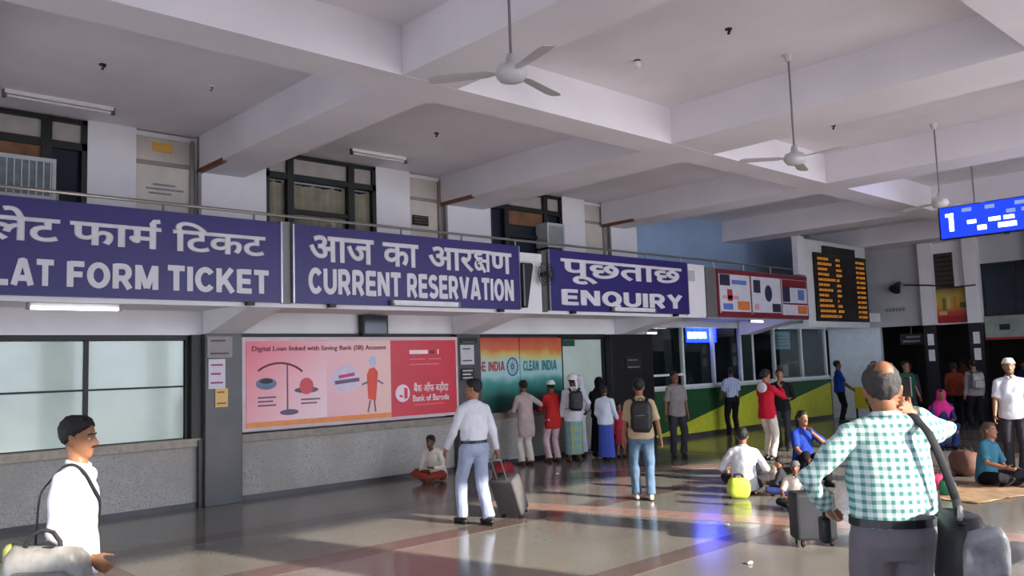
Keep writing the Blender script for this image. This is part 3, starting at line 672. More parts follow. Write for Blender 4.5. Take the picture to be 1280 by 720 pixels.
# ---- counter front with glazed bay
M_cg = mat('counter_green', (40, 84, 50), .35, var=.08); M_cy = mat('counter_yellow', (206, 208, 62), .35, var=.06)
CT = thing('enquiry_counter', 'long green and yellow counter front below the glazed booths', 'counter', (0, 0, 0))
CT.location = (20, 12.3, 0)
def cbox(n, b, m, par=None):
    o = box(n, (b[0]-20, b[1]-20, b[2]-12.3, b[3]-12.3, b[4], b[5]), m, par or CT); return o
cbox('base', (15.5, 24.3, 12.2, 12.5, .02, 1.16), M_cg); cbox('ledge', (15.5, 24.3, 12.12, 12.5, 1.16, 1.22), mat('counter_ledge', (196, 200, 196), .3)); cbox('plinth', (15.5, 24.3, 12.18, 12.3, 0, .1), M_dark)
bm = bmesh.new(); prism(bm, [(15.55-20, .1), (20.55-20, .1), (20.55-20, 1.10), (16.0-20, .17), (15.55-20, .15)], -.118, -.1); link_mesh('yellow_panel', bm, M_cy, CT)
bm = bmesh.new(); prism(bm, [(20.6-20, .1), (24.28-20, .1), (24.28-20, 1.06), (20.6-20, .42)], -.118, -.1); link_mesh('yellow_panel', bm, M_cy, CT)
GB = tag(boxes('window_7', [(15.5, 24.3, 12.2, 12.3, 2.66, 2.82), (15.5, 24.3, 12.2, 12.28, 1.22, 1.27)], M_white), kind='structure')
ms = [15.55, 16.95, 18.25, 19.5, 20.1, 21.2, 22.7, 24.15]
M_clear = bpy.data.materials.new('clear_glass'); M_clear.use_nodes = True; b_ = M_clear.node_tree.nodes['Principled BSDF']
b_.inputs['Transmission Weight'].default_value = 1; b_.inputs['Roughness'].default_value = .02; b_.inputs['IOR'].default_value = 1.45; b_.inputs['Base Color'].default_value = (.75, .85, .83, 1)
for x in ms: box('mullion', (x-.03, x+.03, 12.19, 12.29, 1.24, 2.70), M_white, GB)
for a, b in zip(ms, ms[1:]):
    if (a, b) == (19.5, 20.1): box('panel', (a+.03, b-.03, 12.22, 12.27, 1.24, 2.70), mat('dark_green_panel', (26, 40, 36), .4), GB)
    else: box('pane', (a+.03, b-.03, 12.235, 12.245, 1.27, 2.66), M_clear, GB)
box('transom', (15.55, 16.95, 12.20, 12.28, 1.50, 1.55), M_white, GB)
RM = tag(boxes('wall_booth', [(15.3, 24.4, 15.2, 15.4, 0, 3.0), (15.2, 15.4, 12.45, 15.4, 0, 3.0), (24.3, 24.5, 12.5, 15.4, 0, 3.0), (15.2, 24.5, 12.45, 15.4, 2.84, 3.0)], mat('booth_wall', (84, 92, 98), .7, var=.15, scale=1)), kind='structure')
# booth contents
tl = thing('booth_tube_light', 'lit white tube light inside the left glazed booth', 'light', (16.9, 13.4, 2.6)); box('housing', (-.6, .6, -.04, .04, 0, .06), M_white, tl); box('tube', (-.58, .58, -.02, .02, -.04, 0), M_tube, tl)
bs = thing('blue_display', 'glowing blue light box with white characters behind the booth glass', 'display', (18.05, 12.42, 2.28)); box('case', (-.68, .68, 0, .09, 0, .42), M_blk, bs)
box('screen', (-.65, .65, -.01, 0, .02, .40), mat('screen_blue', (10, 30, 255), .3, emit=10.0), bs)
for a, b in ((-.6, -.42), (-.38, -.2), (-.15, .02), (.06, .2), (.38, .52)): box('character', (a, b, -.016, -.01, .12, .28), mat('screen_white', (225, 232, 255), .3, emit=4.0), bs)
bw = thing('booth_monitor', 'bright pale screen on the back wall of the left booth', 'monitor', (16.7, 15.14, 1.75)); box('case', (-.36, .36, 0, .05, 0, .48), M_blk, bw); box('screen', (-.33, .33, -.01, 0, .03, .45), mat('screen_pale', (150, 205, 230), .3, emit=2.2), bw)
b2_ = thing('booth_poster', 'pale blue notice taped inside the right booth glass', 'poster', (21.75, 12.26, 2.08)); box('sheet', (-.42, .42, 0, .01, 0, .5), mat('notice_blue', (160, 195, 222), .6), b2_); [box('printed_line', (-.34, .34-.2*(i % 2), -.004, 0, .08+i*.09, .11+i*.09), M_grey, b2_) for i in range(4)]
for i, (x, c) in enumerate(((22.2, (150, 40, 40)), (22.55, (180, 170, 160)), (23.1, (60, 90, 60)), (23.5, (160, 120, 50)))):
    t = thing('stacked_box', 'small %s box on the right booth shelf' % ['red', 'pale grey', 'green', 'ochre'][i], 'box', (x, 12.75, 1.3)); box('carton', (-.14, .14, -.1, .1, 0, .3+.05*i), mat('carton_%d' % i, c, .7), t); box('lid', (-.145, .145, -.105, .105, .26+.05*i, .31+.05*i), M_grey, t)
sh_ = tag(box('booth_shelf', (21.3, 24.1, 12.5, 13.0, 1.26, 1.30), M_dark), 'dark shelf inside the right glazed booth', 'shelf')
# ------------------------------------------------------------------ sign boards on the gallery front
def sign(x0, x1, label):
    t = thing('sign_board', label, 'sign', ((x0+x1)/2, 10.5, 2.83), 0, 'purple sign boards')
    o = (x0+x1)/2
    box('board', (x0-o, x1-o, -.03, .06, 0, 1.1), M_purple, t); box('edge_strip', (x1-o-.012, x1-o+.012, -.034, .06, 0, 1.1), M_steel, t)
    box('edge_strip', (x0-o-.012, x0-o+.012, -.034, .06, 0, 1.1), M_steel, t)
    for dx in (.55, x1-x0-.5): box('clip', (x0-o+dx, x0-o+dx+.1, -.05, .04, -.05, .0), M_blk, t)
    return t, o
def sg(fn, toks, x0, x1, z0, z1, t, o): fn(toks, x0-o, x1-o, z0-2.83, z1-2.83, -.03, M_ink, t)
t, o = sign(.95, 5.46, 'purple board lettered PLAT FORM TICKET, leftmost over the frosted counter windows')
sg(deva, [HALFPA, 'लेट'], 1.78, 2.70, 3.45, 3.71, t, o); sg(deva, ['फाम', REPH], 2.80, 3.84, 3.45, 3.71, t, o); sg(deva, ['िटकट'], 3.98, 5.22, 3.45, 3.71, t, o)
sg(latin, 'PLAT', 1.82, 2.64, 2.94, 3.235, t, o); sg(latin, 'FORM', 2.78, 3.80, 2.94, 3.235, t, o); sg(latin, 'TICKET', 3.92, 5.26, 2.94, 3.25, t, o)
t, o = sign(5.64, 9.93, 'purple board lettered CURRENT RESERVATION above the red advertisement')
sg(deva, ['आज'], 5.87, 6.95, 3.44, 3.80, t, o); sg(deva, ['का'], 7.10, 7.77, 3.44, 3.79, t, o); sg(deva, ['आर', KSHA, 'ण'], 7.96, 9.74, 3.44, 3.79, t, o)
sg(latin, 'CURRENT', 5.86, 7.42, 2.97, 3.33, t, o); sg(latin, 'RESERVATION', 7.54, 9.76, 2.97, 3.33, t, o)
t, o = sign(10.66, 14.84, 'purple board lettered ENQUIRY at the right end of the row')
sg(deva, ['पूछताछ'], 10.95, 14.62, 3.47, 3.79, t, o); sg(latin, 'ENQUIRY', 10.95, 14.6, 2.94, 3.22, t, o)
M_tube2 = mat('tube_lit_cool', (205, 226, 255), .3, emit=12)
for i, (x, y, z, on, lb) in enumerate(((2.95, 10.75, 2.72, True, 'lit white tube light hung under the gallery edge at left'), (7.87, 10.425, 2.86, False, 'white tube light on the lower edge of the middle purple board'), (12.95, 10.425, 2.87, False, 'white tube light on the lower edge of the right purple board'), (18.0, 10.8, 2.74, True, 'lit white tube light under the poster panel'), (23.0, 11.3, 2.74, True, 'lit white tube light under the departure board by the pale wall'))):
    t = thing('tube_light', lb, 'light', (x, y, z), 0, 'tube lights along the gallery'); hw = .64 if i else .5
    if i == 3: hw = .3
    box('housing', (-hw, hw, -.025, .025, 0, .05), M_white, t); box('tube', (-hw+.03, hw-.03, -.034, .008, -.026, .006), (M_tube2 if i == 4 else M_tube) if on else M_tubeoff, t)
    for s in (-1, 1): box('end_cap', (s*hw-.015, s*hw+.015, -.036, .026, -.03, .052), M_grey, t)
# posts between boards
t = thing('divider_post', 'grey post in the gap between the first two purple boards', 'post', (5.55, 10.55, 2.82)); box('post', (-.075, .07, -.02, .06, 0, 1.14), M_grey, t); box('edge', (-.075, -.06, -.03, 0, 0, 1.14), M_steel, t)
t = thing('gallery_pier', 'white pier in the gap left of the ENQUIRY board', 'pier', (10.3, 10.56, 2.80)); box('pier', (-.35, .22, -.02, .08, 0, .98), M_wall, t); box('cap', (-.35, .2, -.06, .08, .88, 1.03), M_white, t); box('side_board', (.22, .34, -.04, .06, 0, 1.1), mat('weathered_grey', (92, 86, 84), .7), t)
t = thing('hanging_speaker', 'black tapered column speaker fixed beside the white pier', 'speaker', (9.97, 10.49, 2.86)); bm = bmesh.new(); prism(bm, [(-.02, 0), (.08, 0), (.24, .74), (.22, .78), (-.02, .78)], -.07, .02); link_mesh('case', bm, M_blk, t); box('grille', (-.005, .02, -.075, -.07, .03, .75), M_grey, t)
t = thing('wall_fan', 'small dark round fan on the grey post left of the ENQUIRY board', 'fan', (10.5, 10.44, 3.46))
bm = bmesh.new()
for r in (.20, .15, .10, .05): tube(bm, [(r*math.cos(a), -.05-.02*(1-r/.2), r*math.sin(a)) for a in (2*math.pi*j/20 for j in range(21))], .006, 5, caps=False)
for j in range(10): a = math.pi*j/10; tube(bm, [(.2*math.cos(a), -.05, .2*math.sin(a)), (0, -.075, 0), (-.2*math.cos(a), -.05, -.2*math.sin(a))], .004, 4)
link_mesh('guard', bm, M_blk, t)
for j in range(3):
    bm = bmesh.new(); a = 2*math.pi*j/3; u = Vector((math.cos(a), 0, math.sin(a))); v = Vector((-math.sin(a), .35, math.cos(a)))
    loft(bm, [(u*.03+Vector((0, -.03, 0)), v*.03, Vector((0, .003, 0))), (u*.11+Vector((0, -.03, 0)), v*.06, Vector((0, .003, 0))), (u*.17+Vector((0, -.03, 0)), v*.04, Vector((0, .003, 0)))], 8); link_mesh('blade', bm, M_grey, t)
bm = bmesh.new(); tube(bm, [(0, -.04, 0), (0, .05, 0)], .05, 10); link_mesh('motor', bm, M_blk, t)
# gallery railing
M_rail = mat('railing_steel', (150, 146, 140), .35, .7)
t = thing('balcony_railing', 'thin metal handrail along the gallery above the purple boards', 'railing', (0, 10.68, 3.0))
bm = bmesh.new(); tube(bm, [(-4.9, 0, 1.07), (19.95, 0, 1.07)], .022, 8); link_mesh('handrail', bm, M_rail, t)
bm = bmesh.new(); tube(bm, [(-4.9, 0, .62), (19.95, 0, .62)], .014, 6); link_mesh('lower_rail', bm, M_rail, t)
for i in range(21): bm = bmesh.new(); x = -4.6+i*1.22; tube(bm, [(x, 0, .0), (x, 0, 1.07)], .016, 6); link_mesh('baluster', bm, M_rail, t)
# grey closure and poster panel
t = thing('gallery_hoarding', 'off-white hoarding right of the ENQUIRY board', 'panel', (15.3, 10.55, 2.8)); box('sheet', (-.44, .25, -.02, .06, 0, 1.12), M_wall, t); box('stain', (-.36, -.12, -.024, -.02, .75, .98), M_endgrey, t)
PX = 17.98
t = thing('poster_panel', 'wide framed panel of three posters beside the departure board', 'poster panel', (PX, 10.5, 2.78)); M_mar = mat('maroon', (118, 30, 44), .5)
box('back', (15.56-PX, 19.98-PX, 0, .12, 0, 1.1), mat('panel_grey', (104, 98, 98), .6), t); box('frame', (15.95-PX, 19.96-PX, -.03, 0, .02, 1.08), M_mar, t)
pw = mat('poster_white', (206, 204, 214), .5, var=.05); pb = mat('poster_blue', (90, 120, 190), .5); po = mat('poster_orange', (214, 120, 60), .5); pk = mat('poster_dark', (44, 42, 70), .5); pp = mat('poster_pink', (214, 150, 160), .5)
def pbox(n, a, b, z0, z1, m, par, d=.0): return box(n, (a-PX, b-PX, -.042-d, -.03, z0, z1), m, par)
p1 = pbox('poster', 16.0, 17.25, .1, .98, pw, t); p2 = pbox('poster', 17.32, 18.62, .1, .98, pw, t); p3 = pbox('poster', 18.68, 19.9, .1, .98, pw, t)
for n, a, b, z0, z1, m, par in (('print', 16.02, 16.42, .72, .97, pk, p1), ('print', 16.5, 17.1, .76, .86, pb, p1), ('print', 16.1, 16.75, .42, .5, pp, p1), ('print', 16.3, 16.5, .38, .64, mat('poster_red', (190, 50, 70), .5), p1), ('print', 16.12, 16.5, .18, .32, pb, p1), ('print', 16.7, 17.2, .18, .38, po, p1), ('print', 16.02, 17.23, .1, .14, M_mar, p1),
        ('print', 17.4, 17.7, .6, .9, pk, p2), ('print', 17.42, 17.6, .2, .34, pp, p2), ('print', 18.2, 18.58, .16, .36, pk, p2), ('print', 17.34, 18.6, .1, .14, M_mar, p2),
        ('print', 18.7, 19.88, .78, .97, M_mar, p3), ('print', 18.7, 19.05, .42, .8, pk, p3), ('print', 19.45, 19.75, .48, .74, pb, p3), ('print', 19.4, 19.86, .14, .34, po, p3), ('print', 18.7, 19.88, .36, .4, M_mar, p3)): pbox(n, a, b, z0, z1, m, par, .004)
bm = bmesh.new(); prism(bm, [(18.05-PX+.16*math.cos(R_(18*i)), .6+.2*math.sin(R_(18*i))) for i in range(20)][::-1], -.047, -.04); link_mesh('print', bm, pk, p2)
# departure board
t = thing('departure_board', 'large black departure board with rows of amber characters', 'departure board', (21.9, 10.5, 2.66)); L = lambda x: x-21.9
box('surround', (L(19.98), L(23.46), .0, .14, -.06, 2.2), M_white, t); box('screen', (L(20.38), L(23.36), -.05, .0, .09, 1.88), mat('board_black', (14, 13, 12), .3), t)
box('header', (L(20.9), L(22.7), -.06, .0, 1.86, 2.08), mat('board_header', (24, 30, 26), .4), t)
am = mat('amber_led', (220, 140, 40), .4, emit=.35); rnd = random.Random(3)
for r in range(12):
    z = 1.76-r*.137; x = 20.62; bm = bmesh.new()
    for a, b in ((20.55, 20.75), (20.82, 21.02+rnd.random()*.5), (21.55, 21.6+rnd.random()*.25), (22.72, 22.84+rnd.random()*.05), (22.92, 23.2)):
        q = a
        while q < b: bx(bm, L(q), L(q+.045), -.056, -.05, z-.06, z-.035); bx(bm, L(q+.01), L(q+.05), -.056, -.05, z-.022, z); q += .085
    tag(link_mesh('text_row', bm, am, t), kind='stuff')
pt = thing('board_post', 'white post between the poster panel and the departure board', 'post', (19.79, 10.55, 3.92)); box('post', (-.18, .18, -.06, .08, 0, .96), M_wall, pt); box('cap', (-.185, .185, -.07, .085, .96, .99), M_white, pt)
# hanging blue train indicator
t = thing('train_indicator', 'blue glowing platform indicator hung from the ceiling', 'display', (17.0, 4.5, 4.03)); 
box('case', (.03, .18, -1.75, 1.64, -.02, .6), M_blk, t); box('screen', (0, .03, -1.72, 1.6, 0, .58), mat('indicator_blue', (14, 40, 225), .35, emit=1.4), t)
wm_ = mat('indicator_white', (215, 230, 255), .3, emit=2.6); dm_ = mat('indicator_dim', (120, 140, 175), .3, emit=.5)
def ind(y0, y1, z0, z1, m): box('character', (-.006, 0, y0, y1, z0, z1), m, t)
ind(1.36, 1.44, .12, .46, wm_); ind(1.36, 1.5, .40, .46, wm_)
rnd = random.Random(5)
for z0, z1, ys, m in ((.46, .53, (1.2, .8, .3), dm_), (.33, .40, (.45, .2), dm_), (.22, .29, (1.12, .75, .5), wm_), (.08, .17, (.95, .6, .45), wm_), (.44, .52, (-.1, -.35, -.7, -1.2), wm_), (.31, .39, (-.1, -.4, -1.0), wm_), (.2, .28, (.15, -.15, -.5, -.9, -1.4), wm_), (.07, .16, (.15, -.2, -.6, -1.2), wm_)):
    for y in ys: ind(y-.2+rnd.random()*.05, y, z0, z1, m)
for y in (1.0, -.9): bm = bmesh.new(); tube(bm, [(.1, y, .6), (.1, y, 1.39)], .015, 6); link_mesh('hanger', bm, M_grey, t)
for y in (.45, -.75): box('bolt', (.02, .1, y, y+.08, -.05, -.02), M_blk, t)
# ------------------------------------------------------------------ red advertisement
AX = 7.67; AY = 12.02
t = thing('advertisement_board', 'wide red and pink loan advertisement on the granite wall', 'advertisement', (AX, AY, 1.02))
def ab(n, a, b, z0, z1, m, d=.002, par=None): return box(n, (a-AX, b-AX, -.03-d, -.02, z0-1.02, z1-1.02), m, par or t)
box('frame', (5.60-AX, 9.74-AX, -.02, .1, 0, 1.41), mat('ad_frame', (206, 186, 190), .5), t)
m_pink = bpy.data.materials.new('ad_pink'); m_pink.use_nodes = True
def two_tone(m, c0, c1, ax, v0, v1):
    n = m.node_tree.nodes; l = m.node_tree.links; b = n['Principled BSDF']; b.inputs['Roughness'].default_value = .35
    tc = n.new('ShaderNodeTexCoord'); sp = n.new('ShaderNodeSeparateXYZ'); l.new(tc.outputs['Object'], sp.inputs[0])
    ad = n.new('ShaderNodeMath'); ad.operation = 'SUBTRACT'; l.new(sp.outputs['X'], ad.inputs[0]); l.new(sp.outputs['Z'], ad.inputs[1])
    mr = n.new('ShaderNodeMapRange'); mr.inputs[1].default_value = v0; mr.inputs[2].default_value = v1; l.new(ad.outputs[0] if ax == 'd' else sp.outputs[ax], mr.inputs[0])
    rp = n.new('ShaderNodeValToRGB'); rp.color_ramp.elements[0].color = lin(c0)+(1,); rp.color_ramp.elements[1].color = lin(c1)+(1,)
    l.new(mr.outputs[0], rp.inputs['Fac']); l.new(rp.outputs['Color'], b.inputs['Base Color'])
two_tone(m_pink, (226, 92, 112), (240, 208, 212), 'd', -3.2, -.9)
m_pink2 = bpy.data.materials.new('ad_pale'); m_pink2.use_nodes = True; two_tone(m_pink2, (232, 176, 184), (236, 190, 180), 'X', -.6, .6)
m_red = mat('ad_red', (206, 48, 66), .35, var=.05, scale=2)
ab('pink_sheet', 5.66, 7.02, 1.14, 2.37, m_pink, 0); ab('pale_sheet', 7.02, 8.26, 1.14, 2.37, m_pink2, 0); ab('red_sheet', 8.26, 9.69, 1.07, 2.37, m_red, 0)
ab('orange_strip', 5.66, 8.26, 1.07, 1.15, mat('ad_orange', (232, 140, 70), .4), .001)
mk = mat('print_brown', (120, 48, 56), .6); mdk = mat('print_grey', (110, 96, 112), .6); mw = mat('print_white', (242, 222, 226), .5); mlil = mat('print_lilac', (216, 200, 222), .5)
text('Digital Loan linked with Saving Bank (SB) Account', 5.75-AX, 8.17-AX, 2.22-1.02, -.031, mk, t, h=.075, bevel=.012)
def shape(n, pts, m, d=.003): bm = bmesh.new(); prism(bm, [(x-AX, z-1.02) for x, z in pts][::-1], -.03-d, -.028); return link_mesh(n, bm, m, t)
def oval(cx, cz, rx, rz, k=20): return [(cx+rx*math.cos(2*math.pi*i/k), cz+rz*math.sin(2*math.pi*i/k)) for i in range(k)]
bm = bmesh.new(); ribbon(bm, [(x-AX, z-1.02) for x, z in arc(6.2, 1.55, .55, .48, 130, 45, 10)], .016, -.034, -.028, lambda u, v: (u, v)); link_mesh('balance_beam', bm, mk, t)
bm = bmesh.new(); ribbon(bm, [(6.33-AX, 2.0-1.02), (6.33-AX, 1.3-1.02)], .012, -.034, -.028, lambda u, v: (u, v)); link_mesh('balance_post', bm, mdk, t)
shape('balance_base', oval(6.36, 1.27, .16, .045), mdk); shape('left_pan', oval(5.98, 1.72, .17, .09), mat('print_teal', (110, 128, 150), .6)); shape('left_pan_print', oval(5.98, 1.76, .11, .04), M_blk, .004); shape('globe', oval(6.66, 1.66, .12, .13), m_red, .004); shape('right_pan', oval(6.66, 1.60, .21, .05), mdk)
for i in range(3): ab('printed_line', 5.84, 6.14-.05*(i % 2), 1.50-i*.06, 1.525-i*.06, mdk)
for i in range(2): ab('printed_line', 6.56, 6.90-.06*i, 1.44-i*.06, 1.465-i*.06, mdk)
shape('bubble', oval(7.38, 1.74, .28, .2), mlil); shape('bubble_top', oval(7.40, 1.88, .17, .1), mlil, .0035)
bm = bmesh.new(); ribbon(bm, [(7.24-AX, .76), (7.54-AX, .80)], .026, -.036, -.028, lambda u, v: (u, v)); link_mesh('printed_line', bm, mat('print_magenta', (200, 70, 130), .6), t)
bm = bmesh.new(); ribbon(bm, [(7.17-AX, .67), (7.63-AX, .71)], .03, -.036, -.028, lambda u, v: (u, v)); link_mesh('printed_line', bm, mdk, t)
shape('figure_head', oval(7.90, 2.02, .075, .085), mat('print_pale_blue', (190, 196, 226), .5)); shape('figure_body', [(7.80, 1.40), (7.95, 1.36), (8.0, 1.84), (7.93, 1.92), (7.83, 1.9), (7.78, 1.8)], mat('print_red_orange', (226, 84, 66), .5)); 
for a, b in (((7.84, 1.38), (7.79, 1.18)), ((7.92, 1.37), (7.94, 1.18)), ((7.8, 1.68), (7.68, 1.64)), ((7.99, 1.7), (8.1, 1.64))): bm = bmesh.new(); ribbon(bm, [(a[0]-AX, a[1]-1.02), (b[0]-AX, b[1]-1.02)], .014, -.034, -.028, lambda u, v: (u, v)); link_mesh('figure_limb', bm, mdk, t)
for i, (a, b, z, hh) in enumerate(((8.66, 9.06, 2.13, .07), (9.1, 9.2, 2.13, .06), (9.27, 9.3, 2.12, .09))): ab('printed_line', a, b, z, z+hh, mw if i != 1 else mk)
for a, b, z in ((8.66, 9.0, 2.03), (9.06, 9.36, 2.03), (8.66, 9.3, 1.94)): ab('printed_line', a, b, z, z+.02, mat('print_rose', (226, 120, 130), .6))
shape('emblem', oval(8.50, 1.46, .15, .15), mat('emblem_white', (236, 214, 226), .5)); shape('emblem_inner', [(8.53, 1.36), (8.60, 1.38), (8.60, 1.54), (8.53, 1.56)], m_red, .004); shape('emblem_inner', [(8.43, 1.40), (8.50, 1.39), (8.50, 1.42), (8.43, 1.44)], m_red, .004)
text('बैंक ऑफ बड़ौदा', 8.73-AX, 9.50-AX, 1.47-1.02, -.031, mw, t, h=.13, bevel=.014); text('Bank of Baroda', 8.71-AX, 9.51-AX, 1.31-1.02, -.031, mw, t, h=.11, bevel=.018); ab('printed_line', 8.74, 9.4, 1.24, 1.255, mat('print_rose', (0, 0, 0)))
# tricolour panel
t = thing('tricolour_panel', 'tricolour window film with wheel emblem above the queue', 'panel', (11.5, 12.2, .98))
tm = mat_zgrad('tricolour_film', [(0, (26, 52, 52)), (.2, (26, 78, 72)), (.38, (70, 150, 140)), (.48, (158, 200, 200)), (.68, (170, 205, 200)), (.76, (206, 190, 110)), (.84, (206, 116, 70)), (1, (190, 74, 60))], 0, 1.44)
for a, b in ((10.3, 11.45), (11.47, 12.66)): box('sheet', (a-11.5, b-11.5, -.03, .0, 0, 1.44), tm, t)
box('frame', (-1.2, 1.18, .0, .03, 0, 1.45), M_frame, t); mr_ = mat('film_red', (176, 66, 76), .5); mt_ = mat('film_teal', (60, 118, 122), .5); mn_ = mat('film_navy', (70, 84, 140), .5)
latin('GE', 10.34-11.5, 10.56-11.5, .80, .98, -.03, mr_, t, proud=.004); latin('INDIA', 10.63-11.5, 11.05-11.5, .80, .98, -.03, mr_, t, proud=.004); latin('CLEAN', 11.55-11.5, 11.98-11.5, .78, .98, -.03, mt_, t, proud=.004); latin('INDIA', 12.07-11.5, 12.5-11.5, .78, .98, -.03, mt_, t, proud=.004)
bm = bmesh.new(); ribbon(bm, arc(-.24, .87, .14, .17, 0, 360, 24), .014, -.036, -.03, lambda u, v: (u, v)); ribbon(bm, arc(-.24, .87, .03, .035, 0, 360, 12), .012, -.036, -.03, lambda u, v: (u, v))
for i in range(12): a = R_(15*i*2); ribbon(bm, [(-.24+.03*math.cos(a), .87+.035*math.sin(a)), (-.24+.135*math.cos(a), .87+.165*math.sin(a))], .004, -.035, -.03, lambda u, v: (u, v))
link_mesh('wheel_emblem', bm, mn_, t)
# papers on the pillars
def paper(x0, x1, z0, z1, c, label, lines=3, lc=(90, 80, 90), y=11.99):
    t = thing('pillar_notice', label, 'notice', ((x0+x1)/2, y, z0)); w_ = (x1-x0)/2
    box('sheet', (-w_, w_, -.012, .004, 0, z1-z0), mat('paper_%d_%d_%d' % c, c, .7), t)
    for i in range(lines): box('printed_line', (-w_*.75, w_*(.7-.25*(i % 2)), -.015, -.012, (z1-z0)*(.2+.6*i/max(1, lines-1))-.012, (z1-z0)*(.2+.6*i/max(1, lines-1))+.012), mat('print_%d_%d_%d' % lc, lc, .7), t)
paper(5.06, 5.44, 2.13, 2.44, (150, 146, 146), 'grey plate at the top of the dark pillar beside the advertisement', 2); paper(5.08, 5.33, 1.68, 2.11, (216, 206, 222), 'white leaflet on the dark pillar beside the advertisement', 3, (150, 70, 90)); paper(5.18, 5.37, 1.41, 1.68, (226, 190, 120), 'yellow slip on the dark pillar beside the advertisement', 2, (170, 100, 60))
paper(9.80, 10.12, 1.92, 2.28, (196, 194, 198), 'white notice on the pillar left of the tricolour film', 2); paper(9.80, 10.12, 1.63, 1.85, (52, 50, 52), 'dark plate with pale writing on the pillar left of the tricolour film', 3, (200, 200, 200)); paper(9.8, 10.2, 2.31, 2.41, (40, 52, 50), 'dark strip high on the pillar left of the tricolour film', 1, (90, 100, 98))
paper(14.5, 15.05, 1.70, 1.96, (30, 30, 32), 'black plate with pale writing on the black stone pillar', 2, (120, 120, 124))
t = thing('ceiling_monitor', 'black monitor hung under the gallery above the advertisement', 'monitor', (7.98, 12.06, 2.46)); box('case', (-.25, .25, -.06, .08, 0, .34), M_blk, t); box('screen', (-.22, .22, -.066, -.06, .03, .31), mat('monitor_glass', (40, 42, 54), .15), t); box('bracket', (-.05, .05, .02, .1, .3, .37), M_grey, t)
# air conditioners
def ac(x0, x1, z0, z1, label):
    t = thing('air_conditioner', label, 'air conditioner', ((x0+x1)/2, 12.0, z0), 0, 'window air conditioners'); w_ = (x1-x0)/2; hgt = z1-z0
    box('case', (-w_, w_, -.12, .22, 0, hgt), mat('ac_case', (186, 188, 190), .5), t, .015); box('grille', (-w_+.05, w_-.05, -.126, -.115, .05, hgt-.06), mat('ac_grille', (104, 116, 116), .5, var=.2, scale=8), t)
    for i in range(9): x = -w_+.07+i*(2*w_-.14)/8; box('fin', (x-.008, x+.008, -.136, -.124, .05, hgt-.06), mat('ac_case', (0, 0, 0)), t)
    box('stand', (-w_+.03, w_-.03, -.1, .2, -(z0-3.0), 0), M_frame, t)
ac(2.2, 3.01, 4.20, 4.75, 'white window air conditioner below the brown board at far left'); ac(12.08, 12.6, 4.25, 4.76, 'white window air conditioner in the dark gallery window above ENQUIRY')
# ceiling fixtures
for x0, x1, y, lb in ((2.3, 3.55, 11.4, 'unlit tube fitting on the ceiling above the brown board'), (7.15, 8.2, 11.35, 'unlit tube fitting on the ceiling above the curtained window')):
    t = thing('ceiling_tube', lb, 'light', ((x0+x1)/2, y, 5.42)); w_ = (x1-x0)/2; box('batten', (-w_, w_, -.03, .03, -.05, 0), M_ceil, t); bm = bmesh.new(); tube(bm, [(-w_+.04, 0, -.075), (w_-.04, 0, -.075)], .018, 8); link_mesh('tube', bm, M_tubeoff, t)
    for s in (-1, 1): box('holder', (s*w_-.02, s*w_+.02, -.025, .025, -.1, -.01), mat('holder_brown', (96, 82, 78), .6), t)
for x, y, lb, on in ((2.95, 9.85, 'small dark fan hook in the ceiling bay above the left board', 0), (4.2, 9.83, 'faint pale ceiling rose near the first cross beam', 0), (7.7, 9.85, 'small dark ceiling hook above the curtained window', 0), (7.72, 6.0, 'white bare bulb holder on the ceiling between two fans', 1), (7.76, 4.78, 'dark broken ceiling rose left of the second fan', 0), (12.4, 5.9, 'dark ceiling hook right of the second fan', 0)):
    t = thing('ceiling_rose', lb, 'fixture', (x, y, 5.42)); bm = bmesh.new(); tube(bm, [(0, 0, -.012), (0, 0, 0)], .04, 10, caps=False); link_mesh('plate', bm, M_ceil if 'pale' in lb else M_blk, t)
    bm = bmesh.new(); tube(bm, [(0, 0, -.05), (.02, 0, -.03), (0, 0, 0)], [.018, .015, .02] if not on else [.05, .035, .02], 8); link_mesh('holder', bm, M_white if on else (M_grey if 'pale' in lb else M_blk), t)
# fans
def fan(loc, rot, label):
    t = thing('ceiling_fan', label, 'fan', (loc[0], loc[1], 5.42), 0, 'ceiling fans of the hall'); fm = mat('fan_white', (196, 190, 192), .4); D = loc[2]-5.42
    bm = bmesh.new(); loft(bm, [(Vector((0, 0, 0)), Vector((.06, 0, 0)), Vector((0, .06, 0))), (Vector((0, 0, -.09)), Vector((.03, 0, 0)), Vector((0, .03, 0)))], 14); link_mesh('canopy', bm, fm, t)
    bm = bmesh.new(); tube(bm, [(0, 0, -.05), (0, 0, D+.05)], .012, 8); link_mesh('rod', bm, mat('fan_rod', (120, 112, 114), .4), t)
    bm = bmesh.new(); V = Vector; loft(bm, [(V((0, 0, D+.16)), V((.03, 0, 0)), V((0, .03, 0))), (V((0, 0, D+.09)), V((.045, 0, 0)), V((0, .045, 0))), (V((0, 0, D+.06)), V((.11, 0, 0)), V((0, .11, 0))), (V((0, 0, D)), V((.13, 0, 0)), V((0, .13, 0))), (V((0, 0, D-.05)), V((.10, 0, 0)), V((0, .10, 0))), (V((0, 0, D-.07)), V((.04, 0, 0)), V((0, .04, 0)))], 18); link_mesh('motor', bm, fm, t, True)
    for k in range(3):
        a = R_(rot+120*k); u = V((math.cos(a), math.sin(a), 0)); v = V((-math.sin(a), math.cos(a), .16)); bm = bmesh.new(); z = V((0, 0, D+.01))
        loft(bm, [(z+u*.12, v*.02, V((0, 0, .004))), (z+u*.2, v*.055, V((0, 0, .004))), (z+u*.6+V((0, 0, -.015)), v*.07, V((0, 0, .004))), (z+u*.66+V((0, 0, -.017)), v*.05, V((0, 0, .004)))], 8); link_mesh('blade', bm, fm, t)
